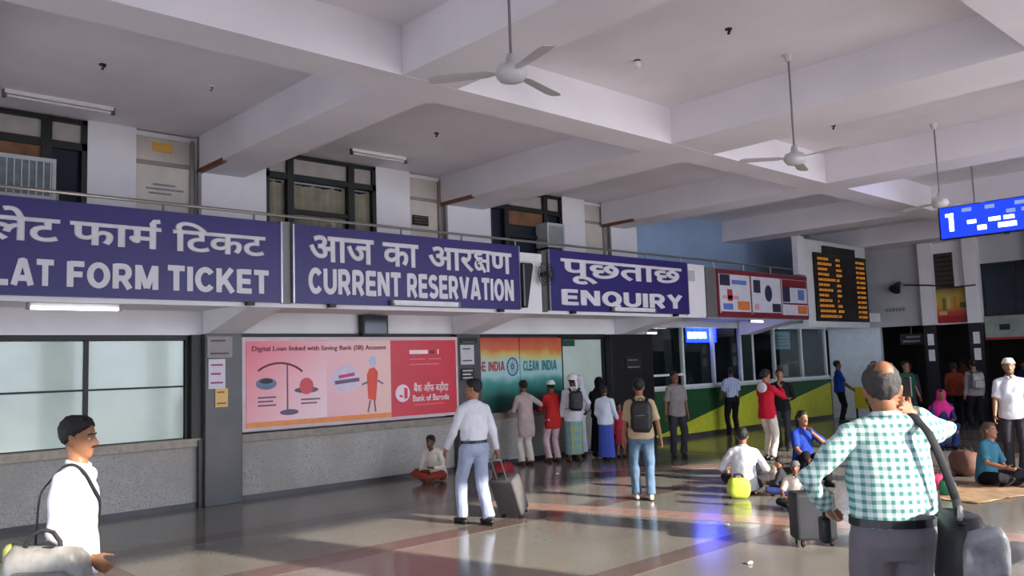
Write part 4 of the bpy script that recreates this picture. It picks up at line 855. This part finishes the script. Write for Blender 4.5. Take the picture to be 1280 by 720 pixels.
fan((4.42, 4.68, 4.16), 132, 'ceiling fan on a long rod nearest the camera'); fan((9.0, 4.77, 4.16), 20, 'ceiling fan in the middle, in front of the bright beam face'); fan((13.65, 4.88, 4.16), 75, 'farthest ceiling fan, beside the blue indicator')
# end wall fittings
t = thing('horn_speaker', 'grey horn loudspeaker on the end wall', 'speaker', (24.2, 9.92, 3.75)); bm = bmesh.new(); tube(bm, [(.06, 0, .1), (-.02, 0, .08), (-.12, .03, -.02), (-.2, .05, -.1)], [.04, .05, .11, .17], 12, caps=False); link_mesh('horn', bm, M_blk, t); box('bracket', (0, .1, -.03, .03, .08, .14), M_grey, t)
t = thing('end_wall_lettering', 'line of small dark writing on the grey end wall', 'lettering', (24.29, 10.12, 3.05)); rnd = random.Random(9); y = -.27
while y < .26: w_ = .05+rnd.random()*.05; box('character', (-.006, .012, y, y+w_, 0, .1), M_grey, t); y += w_+.025
t = thing('end_poster', 'yellow and red banner between the white piers of the end wall', 'banner', (24.28, 8.62, 2.62)); box('sheet', (0, .05, -.46, .36, .08, .96), mat_zgrad('banner_print', [(0, (150, 36, 36)), (.25, (190, 70, 50)), (.45, (190, 150, 50)), (.8, (176, 150, 60)), (1, (110, 90, 50))], .08, .96), t); box('red_base', (-.006, .0, -.46, .36, .02, .2), mat('banner_red', (156, 34, 38), .5), t)
for y0, y1, z0, z1, m in ((.0, .08, .4, .76, (200, 170, 120)), (.12, .2, .36, .7, (110, 110, 50)), (-.16, -.08, .4, .72, (190, 120, 60)), (-.4, -.24, .42, .56, (90, 100, 40)), (.1, .3, .24, .34, (200, 120, 90))): box('print', (-.005, .0, y0, y1, z0, z1), mat('bp_%d' % m[0], m, .6), t)
t = thing('hanging_banner', 'grey banner with a red lower edge right of the end piers', 'banner', (24.24, 7.25, 2.13)); box('sheet', (0, .03, -.6, .55, .04, .62), mat('banner_grey', (140, 146, 138), .7, var=.15, scale=3), t); box('red_edge', (-.004, .03, -.6, .55, 0, .06), mat('banner_red', (0, 0, 0)), t); box('print', (-.006, 0, -.05, .2, .25, .4), M_blk, t)
t = thing('passage_sign', 'dim plate with pale writing over the dark passage', 'sign', (24.6, 9.85, 2.1)); box('plate', (0, .04, -.32, .32, 0, .3), M_blk, t); [box('printed_line', (-.006, 0, -.24, .24-.1*i, .06+.12*i, .12+.12*i), M_grey, t) for i in range(2)]
box('hanger', (0.01, .03, -.01, .01, .3, .8), M_grey, t)
t = thing('overhead_cable', 'thin cable strung across the end piers', 'cable', (24.1, 8.5, 3.7)); bm = bmesh.new(); tube(bm, [(0, 1.25, .06), (-.03, .6, .0), (-.02, -.1, -.12), (0, -.6, -.1)], .02, 6); link_mesh('wire', bm, M_blk, t)
# ------------------------------------------------------------------ clothes
def cloth(n, c, rough=.85, **k): return mat('cloth_'+n, c, rough, var=k.pop('var', .07), scale=5, bump=.25, bscale=220, spec=.15)
c_white = cloth('white', (206, 204, 211)); c_lgrey = cloth('bluegrey', (150, 158, 182)); c_tan = cloth('tan', (186, 164, 130)); c_jean = cloth('jeans', (92, 114, 138), var=.16); c_grey = cloth('grey', (134, 126, 124)); c_dk = cloth('charcoal', (52, 50, 56)); c_blk = cloth('black', (26, 25, 28)); c_red = cloth('red', (178, 42, 40)); c_redj = cloth('redjacket', (196, 34, 52)); c_pgrey = cloth('pinkgrey', (176, 156, 152)); c_cream = cloth('cream', (212, 200, 186)); c_pinkp = cloth('palepink', (206, 172, 176)); c_blue = cloth('blue', (38, 62, 150)); c_navy = cloth('navy', (40, 48, 96)); c_skyw = cloth('skywhite', (206, 212, 226)); c_bskirt = cloth('blueskirt', (70, 84, 170)); c_pink = cloth('magenta', (198, 44, 120)); c_green = cloth('darkgreen', (36, 84, 66)); c_brown = cloth('brown', (96, 62, 46)); c_gtrou = cloth('greytrousers', (112, 106, 112)); c_teal = cloth('teal', (60, 110, 128)); c_rust = cloth('rust', (140, 60, 44)); c_mar = cloth('maroonfrock', (168, 48, 66))
c_check = mat_stripes('cloth_check', (208, 224, 219), (78, 134, 134), 'X', 25, .45, axis2='Z'); c_stripe = mat_stripes('cloth_stripe', (206, 210, 226), (96, 110, 160), 'X', 26, .4); c_lungi = mat_stripes('cloth_lungi', (150, 160, 110), (110, 150, 160), 'Z', 6, .5, axis2='X')
SIT = dict(pel=(0, 0, .14), fl=(.12, .32, .075), fr=(-.12, .37, .075), kl=(-1, .35, .25), kr=(1, .35, .25))
def sit(**k): d = dict(SIT); d.update(k); return d
SK1 = (150, 102, 74); SK2 = (116, 76, 54); SK3 = (92, 60, 44)
# ---- foreground and middle figures
left_man = person('man in white shirt walking past at the left edge with a grey bag', (1.46, 5.30, 0), face(84), 1.655, lean=4, hpitch=4, hl=(-.2, -.18, .84), hr=(.25, .20, .95), curl=1.5, pr=(.35, -1, .1), fl=(-.09, -.25, .09), fr=(.09, .28, .07), skin=SK1, topmat=c_white, botmat=c_gtrou, beard=True, fine=True, seed=1, toplen=-.12)
check_man = person('man in green and white checked shirt with grey hair, nearest the camera', (4.26, 1.86, 0), face(6), 1.85, neck=-.034, girth=1.13, lean=2, hyaw=-10, hpitch=6, hl=(-.26, .14, 1.02), pl=(-.9, -.6, 0), hr=(.15, .10, 1.46), pr=(.75, -.25, -.9), tr=(-.3, 0, 1), curl=1.2, skin=SK1, hair=(62, 58, 58), hairstyle='bald', topmat=c_check, botmat=c_gtrou, tuck=True, belt=True, fine=True, seed=2)
walk_man = person('man in white shirt and pale trousers pulling a grey trolley case', (6.60, 7.86, 0), face(-32), 1.72, hyaw=42, hpitch=4, lean=1, hl=(-.27, .20, .90), hr=(.29, -.06, .80), fl=(-.10, .15, .07), fr=(.09, -.16, .08), skin=SK1, topmat=c_white, botmat=c_lgrey, tuck=True, belt=True, beard=True, fine=True, seed=3)
pack_man = person('young man in tan shirt and jeans with a black backpack, seen from behind', (9.16, 7.36, 0), face(4), 1.63, hl=(-.26, .06, .80), hr=(.30, .02, .78), fl=(-.09, .06, .07), fr=(.10, -.04, .07), hyaw=-8, skin=SK1, topmat=c_tan, botmat=c_jean, sleeve='half', shoe=(214, 206, 196), toplen=-.06, seed=4)
grey_man = person('man in grey shirt and dark trousers facing the camera by the counter', (13.6, 10.02, 0), face(172), 1.65, hl=(-.24, .02, .80), hr=(.26, .06, .80), skin=SK2, topmat=c_grey, botmat=c_dk, sleeve='half', seed=5, twist=10, fl=(-.10, .02, .07), fr=(.11, .0, .07), toplen=-.12)
stripe_man = person('man in blue striped shirt and black trousers at the yellow counter', (18.1, 11.65, 0), face(-10), 1.64, skin=SK2, topmat=c_stripe, botmat=c_blk, tuck=True, seed=6, sleeve='half', hl=(-.22, .2, .95), hr=(.24, .12, .85))
red_woman = person('person in red jacket and white trousers lifting a hand to the face', (14.0, 8.29, 0), face(62), 1.64, lean=3, hl=(-.12, .24, 1.30), hr=(.10, .28, 1.38), pr=(.7, -.3, -.8), pl=(-.7, -.3, -.8), skin=SK1, top='jacket', topmat=c_redj, botmat=c_cream, hairstyle='bun', seed=7, toplen=-.14, hpitch=8)
bm = bmesh.new(); c_, R0 = red_woman['sp'](.45); ellipsoid(bm, c_*red_woman['k']+R0 @ Vector((0, -.10, .0)), (.115, .055, .10), 14, 8)
for v in bm.verts: v.co += Vector((0, 1, 0))*.012*noise.noise(v.co*14)
link_mesh('hood', bm, c_white, red_woman['root'], True)
dark_man = person('person in black standing behind the red jacket', (15.6, 8.9, 0), face(200), 1.62, skin=SK1, topmat=c_blk, botmat=c_dk, hl=(-.18, .25, 1.1), seed=8)
blue_man = person('man in bright blue shirt standing before the pale lit wall', (22.6, 11.1, 0), face(95), 1.70, hl=(-.2, .3, .98), hr=(.2, .28, .95), skin=SK2, topmat=c_blue, botmat=c_blk, sleeve='half', seed=9)
# ---- queue at the ticket window
q1 = person('person in pinkish grey kurta leaning at the tricolour film, leftmost in the queue', (11.05, 11.62, 0), R_(-8), 1.58, lean=12, hl=(-.16, .36, 1.05), hr=(.40, .22, 1.32), pr=(.6, -.4, -.6), skin=SK2, top='kurta', topmat=c_pgrey, botmat=c_cream, toplen=-.36, seed=10, shoe=(110, 50, 44), group='people queueing at the window')
q2 = person('man in red kurta and white skullcap in the queue', (11.70, 11.55, 0), R_(-12), 1.55, lean=8, hl=(-.14, .38, 1.1), hr=(.2, .3, 1.0), skin=SK2, top='kurta', topmat=c_red, botmat=c_pinkp, toplen=-.22, cap=('skull', (224, 222, 222)), seed=11, shoe=(80, 52, 40), group='people queueing at the window')
q3 = person('man with white head wrap, checked lungi and black backpack in the queue', (12.0, 11.28, 0), R_(-30), 1.66, hl=(-.24, .1, .85), hr=(.32, .12, .98), skin=SK2, topmat=c_white, botmat=c_lungi, bottom='skirt', hem=.14, hemr=.19, cap=('wrap', (226, 222, 224)), hairstyle='short', toplen=-.14, seed=12, shoe=(90, 60, 42), group='people queueing at the window')
q4 = person('person wrapped in a long white shawl beside the black backpack', (12.52, 11.62, 0), R_(20), 1.62, hl=(-.16, .3, 1.0), hr=(.2, .22, .95), skin=SK2, top='kurta', topmat=c_skyw, botmat=c_skyw, bottom='skirt', hem=.12, hemr=.2, scarf=(c_white, .36), seed=13, group='people queueing at the window')
q5 = person('woman in black robe and headcloth at the frosted window', (13.12, 11.6, 0), R_(-25), 1.56, hl=(-.16, .3, 1.0), hr=(.2, .22, .95), skin=SK2, top='robe', topmat=c_blk, botmat=c_blk, bottom='skirt', hem=.10, hemr=.22, scarf=(c_blk, .34), seed=14, group='people queueing at the window')
q6 = person('short woman in white top and blue skirt at the end of the queue', (12.38, 10.80, 0), R_(-70), 1.42, hl=(-.2, .16, .9), hr=(.22, .2, .95), skin=SK2, topmat=c_skyw, botmat=c_bskirt, bottom='skirt', hem=.09, hemr=.2, hairstyle='bun', seed=15, group='people queueing at the window')
q7 = person('small child in a red frock beside the queue', (12.98, 10.95, 0), R_(150), 1.06, skin=SK1, top='frock', topmat=c_mar, botmat=c_mar, bottom='skirt', hem=.42, hemr=.22, seed=16, sleeve='half')
crouch = person('person in white shirt sitting on the floor against the granite wall', (8.72, 11.35, 0), R_(110), 1.5, **sit(lean=38, pelpitch=6, hl=(-.16, .42, .3), hr=(.18, .4, .25)), hpitch=-8, skin=SK3, topmat=c_cream, botmat=c_rust, seed=17, shoe=None)
# ---- sitting group
s1 = person('man in white shirt sitting on the floor with his back to the camera', (10.42, 6.58, 0), face(18), 1.66, **sit(lean=14, hl=(-.28, .3, .28), hr=(.26, .32, .3)), skin=SK1, topmat=c_white, botmat=c_dk, seed=18, shoe=None, hpitch=-6)
s2 = person('small child in dark clothes sitting beside the green bag', (10.55, 6.05, 0), face(-62), .95, **sit(lean=20, hl=(-.15, .4, .3), hr=(.18, .4, .3)), skin=SK1, topmat=c_dk, botmat=c_navy, seed=19, shoe=None)
s3 = person('woman in blue top sitting with a hand to her mouth', (11.75, 6.4, 0), face(165), 1.58, pel=(0, 0, .36), lean=10, fl=(-.12, .42, .07), fr=(.13, .40, .07), kl=(-.3, .6, 1), kr=(.3, .6, 1), hl=(-.05, .20, .82), pl=(-.8, .3, -.8), hr=(.2, .38, .42), skin=SK1, topmat=c_blue, botmat=c_blk, hairstyle='long', sleeve='half', seed=20)
s4 = person('boy in grey cap and pale shirt crouching behind the black suitcase', (9.75, 5.42, 0), face(205), 1.10, **sit(lean=24, hl=(-.2, .36, .25), hr=(.2, .4, .28)), hpitch=-14, skin=SK2, topmat=c_cream, botmat=c_blk, cap=('peak', (92, 92, 96)), seed=21, sleeve='half')
s5 = person('woman in teal top sitting on the mat with one arm propped straight', (12.95, 4.30, 0), face(150), 1.60, **sit(lean=16, tilt=-8, hl=(-.34, .22, .10), hr=(.18, .4, .3)), hpitch=-12, skin=SK1, hair=(84, 66, 52), hairstyle='long', topmat=c_teal, botmat=c_blk, sleeve='half', seed=22)
cap_man = person('man in white shirt and white cap standing at the right edge', (14.45, 4.36, 0), face(205), 1.72, hl=(-.24, .1, .82), hr=(.26, .16, .84), skin=SK1, topmat=c_white, botmat=c_dk, sleeve='half', cap=('skull', (228, 224, 220)), beard='full', hair=(60, 54, 50), seed=23, toplen=-.12)
# ---- crowd by the dark passage
s6 = person('woman with magenta headscarf and blue dress sitting in the shade', (17.4, 6.5, 0), face(195), 1.58, pel=(0, 0, .44), lean=12, fl=(-.12, .4, .07), fr=(.13, .38, .07), kl=(-.3, .6, 1), kr=(.3, .6, 1), hl=(-.12, .36, .6), hr=(.16, .38, .58), skin=SK2, topmat=c_navy, botmat=c_navy, scarf=(c_pink, .36), seed=24)
crowd = [('man in grey shirt with a grey backpack in the dark passage mouth', (21.9, 7.38), 5, 1.64, c_grey, c_blk, 'crowd'), ('person in dark red at the passage mouth beside the grey backpack', (22.4, 8.0), 30, 1.58, c_rust, c_blk, 'crowd'), ('tall man in black standing left of the checked shirt', (19.6, 8.75), 190, 1.68, c_blk, c_dk, 'crowd'), ('man in dark green shirt behind the checked shirt', (20.4, 8.35), 160, 1.66, c_green, c_dk, 'crowd'), ('man in black shirt just left of the pink scarf', (21.5, 8.75), 20, 1.62, c_dk, c_blk, 'crowd'), ('man in brown shirt inside the dark passage', (25.2, 8.75), -20, 1.66, c_brown, c_blk, 'crowd'), ('woman in dark blue inside the dark passage at right', (25.4, 7.3), 180, 1.55, c_navy, c_navy, 'crowd'), ('man in charcoal shirt deep in the passage', (26.6, 9.9), 175, 1.68, c_dk, c_blk, 'crowd')]
CR = []
for i, (lb, (x, y), a, H, tmat, bmat, g) in enumerate(crowd):
    CR.append(person(lb, (x, y, 0), face(a), H, hl=(-.24, .06+.03*i, .8), hr=(.25, .12-.02*i, .82), skin=(SK1, SK2, SK3)[i % 3], topmat=tmat, botmat=bmat, sleeve='half' if i % 2 else 'long', seed=30+i, group='crowd at the dark passage', fl=(-.1, .06, .07), fr=(.1, -.06, .07)))
# ------------------------------------------------------------------ bags and luggage
M_nyl = mat('nylon_black', (26, 26, 30), .5, var=.15, scale=9, bump=.3, bscale=90); M_nylg = mat('nylon_grey', (140, 138, 134), .35, var=.3, scale=8, bump=.9, bscale=14); M_zip = mat('zip_grey', (120, 118, 120), .4); M_web = mat('webbing', (30, 30, 36), .7)
def lumpy(bm, c, d, amp=.02, pw=3.0, seed=0, n=20):
    c = Vector(c); secs = []
    for i in range(9):
        z = -1+2*(i+.1)/8.2; r = max(.25, (1-abs(z)**pw))**(1/pw)
        secs.append((c+Vector((0, 0, d[2]/2*z)), Vector((d[0]/2*r, 0, 0)), Vector((0, d[1]/2*r, 0))))
    loft(bm, secs, n, 3.2)
    for v in bm.verts: v.co += Vector((noise.noise(v.co*7+Vector((seed, 0, 0))), noise.noise(v.co*7+Vector((0, seed+4, 0))), noise.noise(v.co*7+Vector((0, 9, seed)))))*amp
def backpack(info, label, m, w_=.30, h_=.42, d_=.16, front=False):
    k = info['k']; c, Rr = info['sp'](.27); p = world_of(info, c+Rr @ Vector((0, -.20-.01, 0))); rz = info['root'].rotation_euler.z
    t = thing('backpack', label, 'backpack', (p.x, p.y, p.z-h_*k/2), rz); s = k
    bm = bmesh.new(); lumpy(bm, (0, 0, h_*s/2), (w_*s, d_*s, h_*s), .012, 4, 2); link_mesh('main_bag', bm, m, t, True)
    bm = bmesh.new(); lumpy(bm, (0, -.085*s, h_*s*.32), (w_*.8*s, .07*s, h_*.5*s), .008, 4, 5); link_mesh('front_pocket', bm, m, t, True)
    bm = bmesh.new(); tube(bm, [(-w_*.3*s, -.105*s, h_*.53*s), (0, -.118*s, h_*.55*s), (w_*.3*s, -.105*s, h_*.53*s)], .006, 6); link_mesh('zip', bm, M_zip, t)
    bm = bmesh.new(); tube(bm, [(-.03*s, .02*s, h_*.97*s), (-.025*s, .02*s, h_*1.06*s), (.025*s, .02*s, h_*1.06*s), (.03*s, .02*s, h_*.97*s)], .009, 6); link_mesh('handle', bm, M_web, t)
    for sd in (-1, 1):
        bm = bmesh.new(); S_ = Vector((sd*.105*s, .19*s, h_*s*.5+.205*s))
        tube(bm, [(sd*.07*s, .05*s, h_*.92*s), S_+Vector((0, -.10*s, .045*s)), S_+Vector((0, 0, .03*s)), S_+Vector((sd*.02*s, .10*s, -.05*s)), S_+Vector((sd*.045*s, .115*s, -.2*s)), S_+Vector((sd*.07*s, .02*s, -.36*s)), (sd*.10*s, .07*s, h_*.14*s)], .006*s, 8, ref=(1, 0, 0), ell=4.5); link_mesh('strap', bm, M_web, t, True)
backpack(pack_man, 'black backpack on the man in jeans', M_nyl, .31, .45, .18); backpack(q3, 'black backpack on the man in the white head wrap', M_nyl, .28, .40, .15); backpack(CR[0], 'grey backpack worn at the mouth of the dark passage', M_nylg, .30, .42, .16)
# grey travel bag of the left man
rz = left_man['root'].rotation_euler.z
def local(info, p): return world_of(info, p)
BO = Vector((.33, .0, .66)); p = local(left_man, BO)
t = thing('travel_bag', 'crumpled grey travel bag slung from the man at the left edge', 'bag', p, rz)
bm = bmesh.new(); lumpy(bm, (0, 0, .19), (.24, .44, .38), .035, 3.5, 7, 40); link_mesh('main_bag', bm, M_nylg, t, True)
bm = bmesh.new(); lumpy(bm, (.13, 0, .15), (.07, .34, .22), .012, 4, 3); link_mesh('side_pocket', bm, M_nylg, t, True)
bm = bmesh.new(); tube(bm, [(.02, -.12, .355), (.03, 0, .365), (.02, .12, .355)], .008, 6); link_mesh('zip', bm, M_web, t)
bm = bmesh.new(); tube(bm, [(.06, -.09, .34), (.06, -.085, .40), (.06, -.05, .45), (.06, 0, .465), (.06, .05, .45), (.06, .085, .40), (.06, .09, .34)], .013, 8); link_mesh('handle', bm, M_web, t, True)
inv = lambda info, q, pp: Vector(q)*info['k']-Vector(pp)*info['k']
L0 = lambda q: (Vector(q)-BO)*left_man['k']
sp_ = [q-BO*left_man['k'] for q in hug(left_man, [(.16, -.14, 1.0), (.17, -.13, 1.15), (.15, -.12, 1.32), (.10, -.05, 1.46), (.09, .03, 1.46), (.04, .12, 1.36), (-.05, .14, 1.22), (-.17, .10, 1.05)])]
bm = bmesh.new(); tube(bm, [Vector((-.10, -.2, .30))]+sp_, .005, 8, ref=(1, .25, 0), ell=5.0); link_mesh('strap', bm, M_web, t, True)
t = thing('carried_sack', 'yellow green cloth sack beside the grey travel bag', 'sack', local(left_man, (.0, -.36, .53)), rz); bm = bmesh.new(); lumpy(bm, (0, 0, .18), (.18, .2, .38), .03, 2.4, 11); link_mesh('sack', bm, mat('sack_green', (150, 152, 84), .8, bump=.4, bscale=20), t, True); bm = bmesh.new(); tube(bm, [(0, 0, .36), (.01, .02, .42)], [.03, .045], 8); link_mesh('knot', bm, mat('sack_green', (0, 0, 0)), t, True)
# shoulder bag of the checked man
K = check_man['k']; org = Vector((.20, -.25, .62)); p = local(check_man, org); rz = check_man['root'].rotation_euler.z; LC = lambda q: (Vector(q)-org)*K
t = thing('shoulder_bag', 'shiny black shoulder bag on the man in the checked shirt', 'bag', p, rz)
M_gloss = mat('bag_gloss', (122, 122, 126), .24, var=.35, scale=8, bump=.8, bscale=16, spec=.6)
bm = bmesh.new(); lumpy(bm, (0, 0, .235), (.20, .30, .46), .02, 4, 3, 26); link_mesh('main_bag', bm, M_nyl, t, True)
bm = bmesh.new(); lumpy(bm, (.04, -.13, .22), (.21, .09, .40), .022, 3.6, 8, 24); link_mesh('glossy_panel', bm, M_gloss, t, True)
bm = bmesh.new(); tube(bm, [(-.05, -.12, .46), (0, 0, .49), (.05, .12, .46)], .012, 6); link_mesh('zip', bm, M_zip, t)
sp_ = [q-org*K for q in hug(check_man, [(.235, -.13, 1.08), (.19, -.15, 1.22), (.15, -.13, 1.36), (.125, -.05, 1.47), (.12, .03, 1.47), (.15, .13, 1.34), (.20, .15, 1.18), (.24, .12, 1.06)])]
bm = bmesh.new(); tube(bm, [Vector((-.05, -.12, .44))]+sp_+[Vector((-.03, .17, .42))], .005, 8, ref=(1, 0, 0), ell=4.2); link_mesh('strap', bm, M_web, t, True)
hand_l = check_man['WL']; p = local(check_man, hand_l+Vector((-.0, .06, -.12)))
t = thing('hand_pouch', 'small black pouch in the left hand of the checked man', 'pouch', p, rz); bm = bmesh.new(); rbox(bm, (0, 0, 0), (.05, .09, .13), .015); link_mesh('pouch', bm, M_nyl, t, True); bm = bmesh.new(); tube(bm, [(0, -.02, .06), (0, 0, .1), (0, .02, .06)], .006, 6); link_mesh('loop', bm, M_web, t)
p = local(check_man, Vector((.125, .045, 1.585))); t = thing('mobile_phone', 'dark mobile phone held to the ear of the checked man', 'phone', p, rz+.2); bm = bmesh.new(); rbox(bm, (0, 0, 0), (.011, .05, .10), .004); link_mesh('case', bm, M_blk, t); box('screen', (-.007, -.005, -.021, .021, -.042, .042), M_dglass, t)
# trolley case of the walking man
hw_ = world_of(walk_man, walk_man['WR']+(walk_man['WR']-walk_man['ER']).normalized()*.085)
def trolley(name, label, base, top, w_, d_, L, m, cat='suitcase', rods=True):
    base = Vector(base); top = Vector(top); ax = (top-base).normalized(); sd = Vector((-ax.y, ax.x, 0)); sd = sd.normalized() if sd.length > .05 else Vector((.73, -.68, 0)); fw = sd.cross(ax)
    t = thing(name, label, cat, base); Rm = Matrix((sd, fw, ax)).transposed(); T = Rm.to_4x4()
    def put(n, bm, mm, par=None, sm=False): bmesh.ops.transform(bm, matrix=T, verts=bm.verts[:]); return link_mesh(n, bm, mm, par or t, sm)
    bm = bmesh.new(); rbox(bm, (0, 0, .05+L/2), (w_, d_, L), .035, 3); body = put('case', bm, m, None, False)
    bm = bmesh.new(); rbox(bm, (0, -d_/2-.012, .05+L*.36), (w_*.8, .05, L*.55), .018); put('front_pocket', bm, m, body)
    bm = bmesh.new(); rbox(bm, (0, -d_/2-.008, .05+L*.8), (w_*.78, .03, L*.2), .012); put('front_pocket', bm, m, body)
    for s in (-1, 1):
        bm = bmesh.new(); tube(bm, [(s*w_*.36-.012, d_/2-.03, .02), (s*w_*.36+.012, d_/2-.03, .02)], .032, 12, caps=False); put('wheel', bm, M_blk)
        bm = bmesh.new(); tube(bm, [(s*w_*.36, -d_/2+.04, 0.0), (s*w_*.36, -d_/2+.04, .06)], .014, 6); put('foot', bm, M_blk)
    bm = bmesh.new(); tube(bm, [(-.06, 0, .04+L), (-.05, 0, .09+L), (.05, 0, .09+L), (.06, 0, .04+L)], .011, 6); put('top_grip', bm, M_web)
    if rods:
        H_ = (top-base).length
        for s in (-1, 1): bm = bmesh.new(); tube(bm, [(s*.07, d_/2-.05, L*.9), (s*.07, d_/2-.05, H_)], .008, 6); put('rod', bm, M_steel)
        bm = bmesh.new(); tube(bm, [(-.08, d_/2-.05, H_), (.08, d_/2-.05, H_)], .014, 8); put('grip', bm, M_steel)
    return t
trolley('trolley_case', 'grey fabric trolley case tilted behind the walking man', (7.24, 7.86, .035), hw_, .34, .21, .50, mat('case_grey', (84, 80, 80), .7, var=.1, scale=9, bump=.3, bscale=120))
trolley('suitcase', 'black suitcase standing upright in front of the crouching boy', (8.0, 4.30, .012), (8.0, 4.30, .9), .40, .26, .46, mat('case_black', (46, 46, 50), .5, var=.15, scale=6), rods=False)
def sack(name, label, cat, loc, d, m, seed=0, rz=0, strap=True):
    t = thing(name, label, cat, loc, rz); bm = bmesh.new(); lumpy(bm, (0, 0, d[2]/2), d, min(d)*.07, 3, seed, 22)
    z0 = min(v.co.z for v in bm.verts)
    for v in bm.verts: v.co.z -= z0
    link_mesh('main_bag', bm, m, t, True)
    if strap:
        for s in (-1, 1): bm = bmesh.new(); tube(bm, [(-d[0]*.22, s*d[1]*.2, d[2]*.93), (-d[0]*.15, s*d[1]*.15, d[2]*1.16), (d[0]*.15, s*d[1]*.15, d[2]*1.16), (d[0]*.22, s*d[1]*.2, d[2]*.93)], .011, 6); link_mesh('handle', bm, M_web, t, True)
    bm = bmesh.new(); tube(bm, [(-d[0]*.32, 0, d[2]*.97), (0, 0, d[2]*1.01), (d[0]*.32, 0, d[2]*.97)], .008, 6); link_mesh('zip', bm, M_zip, t)
    return t
bagm = lambda n, c: mat('bag_'+n, c, .6, var=.15, scale=8, bump=.5, bscale=24)
sack('holdall', 'dark red holdall on the floor behind the trolley case', 'bag', (9.30, 10.35, 0), (.46, .28, .30), bagm('red', (150, 34, 44)), 1, .4)
sack('carrier_bag', 'yellow green bag on the floor beside the sitting man', 'bag', (10.02, 6.42, 0), (.30, .22, .27), bagm('lime', (186, 200, 70)), 2, face(0))
sack('holdall', 'black holdall under the woman in the blue top', 'bag', (11.85, 6.52, 0), (.62, .36, .22), bagm('black', (30, 29, 32)), 3, face(0), False)
sack('holdall', 'black holdall on the floor right of the sitting man', 'bag', (11.15, 6.9, 0), (.42, .28, .34), bagm('black', (30, 29, 32)), 4, face(20))
sack('bundle', 'dark trunk-like bundle under the woman in the magenta scarf', 'bag', (17.5, 6.56, 0), (.6, .42, .29), bagm('navy', (44, 46, 70)), 5, face(0), False)
sack('bundle', 'red and pink cloth bundle at the edge of the mat', 'bag', (12.05, 4.62, 0), (.3, .24, .22), bagm('rose', (206, 60, 100)), 6, .3)
sack('bundle', 'green cloth bundle at the edge of the mat', 'bag', (11.72, 4.38, 0), (.24, .2, .2), bagm('green', (46, 130, 90)), 7, .1)
sack('holdall', 'brown holdall behind the woman in the teal top', 'bag', (13.75, 4.85, 0), (.5, .34, .36), bagm('brown', (110, 76, 62)), 8, .9)
# mat and bottle on the floor
t = thing('floor_mat', 'pale rumpled mat spread under the woman in teal', 'mat', (12.5, 4.05, .004), R_(-14)); n = 26; bm = bmesh.new(); g = [[bm.verts.new(((i/n-.5)*2.4, (j/14-.5)*1.0+.04*noise.noise(Vector((i*.4, 0, 3))), .008+.022*abs(noise.noise(Vector((i*.35, j*.35, 1)))))) for j in range(15)] for i in range(n+1)]
for i in range(n):
    for j in range(14): bm.faces.new((g[i][j], g[i+1][j], g[i+1][j+1], g[i][j+1]))
bmesh.ops.solidify(bm, geom=bm.faces[:], thickness=-.006); link_mesh('sheet', bm, mat('mat_tan', (206, 176, 142), .85, var=.2, scale=5), t, True)
for i in range(6): box('fringe', (1.2, 1.26, -.45+i*.17, -.40+i*.17, .004, .016), mat('mat_tan', (0, 0, 0)), t)
t = thing('water_bottle', 'clear white bottle on the mat beside the propped arm', 'bottle', (12.86, 3.72, .03)); bm = bmesh.new(); V = Vector; loft(bm, [(V((0, 0, z)), V((r, 0, 0)), V((0, r, 0))) for z, r in ((0, .032), (.01, .036), (.15, .036), (.19, .02), (.21, .014))], 14); link_mesh('bottle', bm, mat('bottle_plastic', (210, 220, 230), .15), t, True); bm = bmesh.new(); tube(bm, [(0, 0, .21), (0, 0, .225)], .015, 10, caps=False); link_mesh('cap', bm, M_white, t)
t = thing('yellow_stand', 'low yellow stand beside the man in blue', 'stand', (23.35, 10.75, 0)); ym = mat('stand_yellow', (216, 196, 50), .5); box('board', (-.03, .03, -.28, .28, .35, .95), ym, t)
for y in (-.24, .24): box('leg', (-.16, .16, y-.02, y+.02, 0, .05), M_blk, t); box('post', (-.02, .02, y-.02, y+.02, .04, .4), M_blk, t)
for i, (x, y, a) in enumerate(((10.4, 10.2, .3), (8.3, 5.5, 1.0), (6.9, 4.35, .2))):
    bm = bmesh.new(); ellipsoid(bm, (0, 0, .014), (.045, .028, .013), 10, 6)
    for v in bm.verts: v.co.x += .012*noise.noise(v.co*60+Vector((i*5, 0, 0))); v.co.y += .012*noise.noise(v.co*60+Vector((0, i*5, 3)))
    o = link_mesh('paper_scrap', bm, M_white); o.location = (x, y, 0); o.rotation_euler.z = a; tag(o, ['white scrap of paper on the floor behind the trolley case', 'white scrap of paper on the floor left of the black suitcase', 'white scrap of paper on the floor nearest the checked man'][i], 'litter', 'litter on the floor')
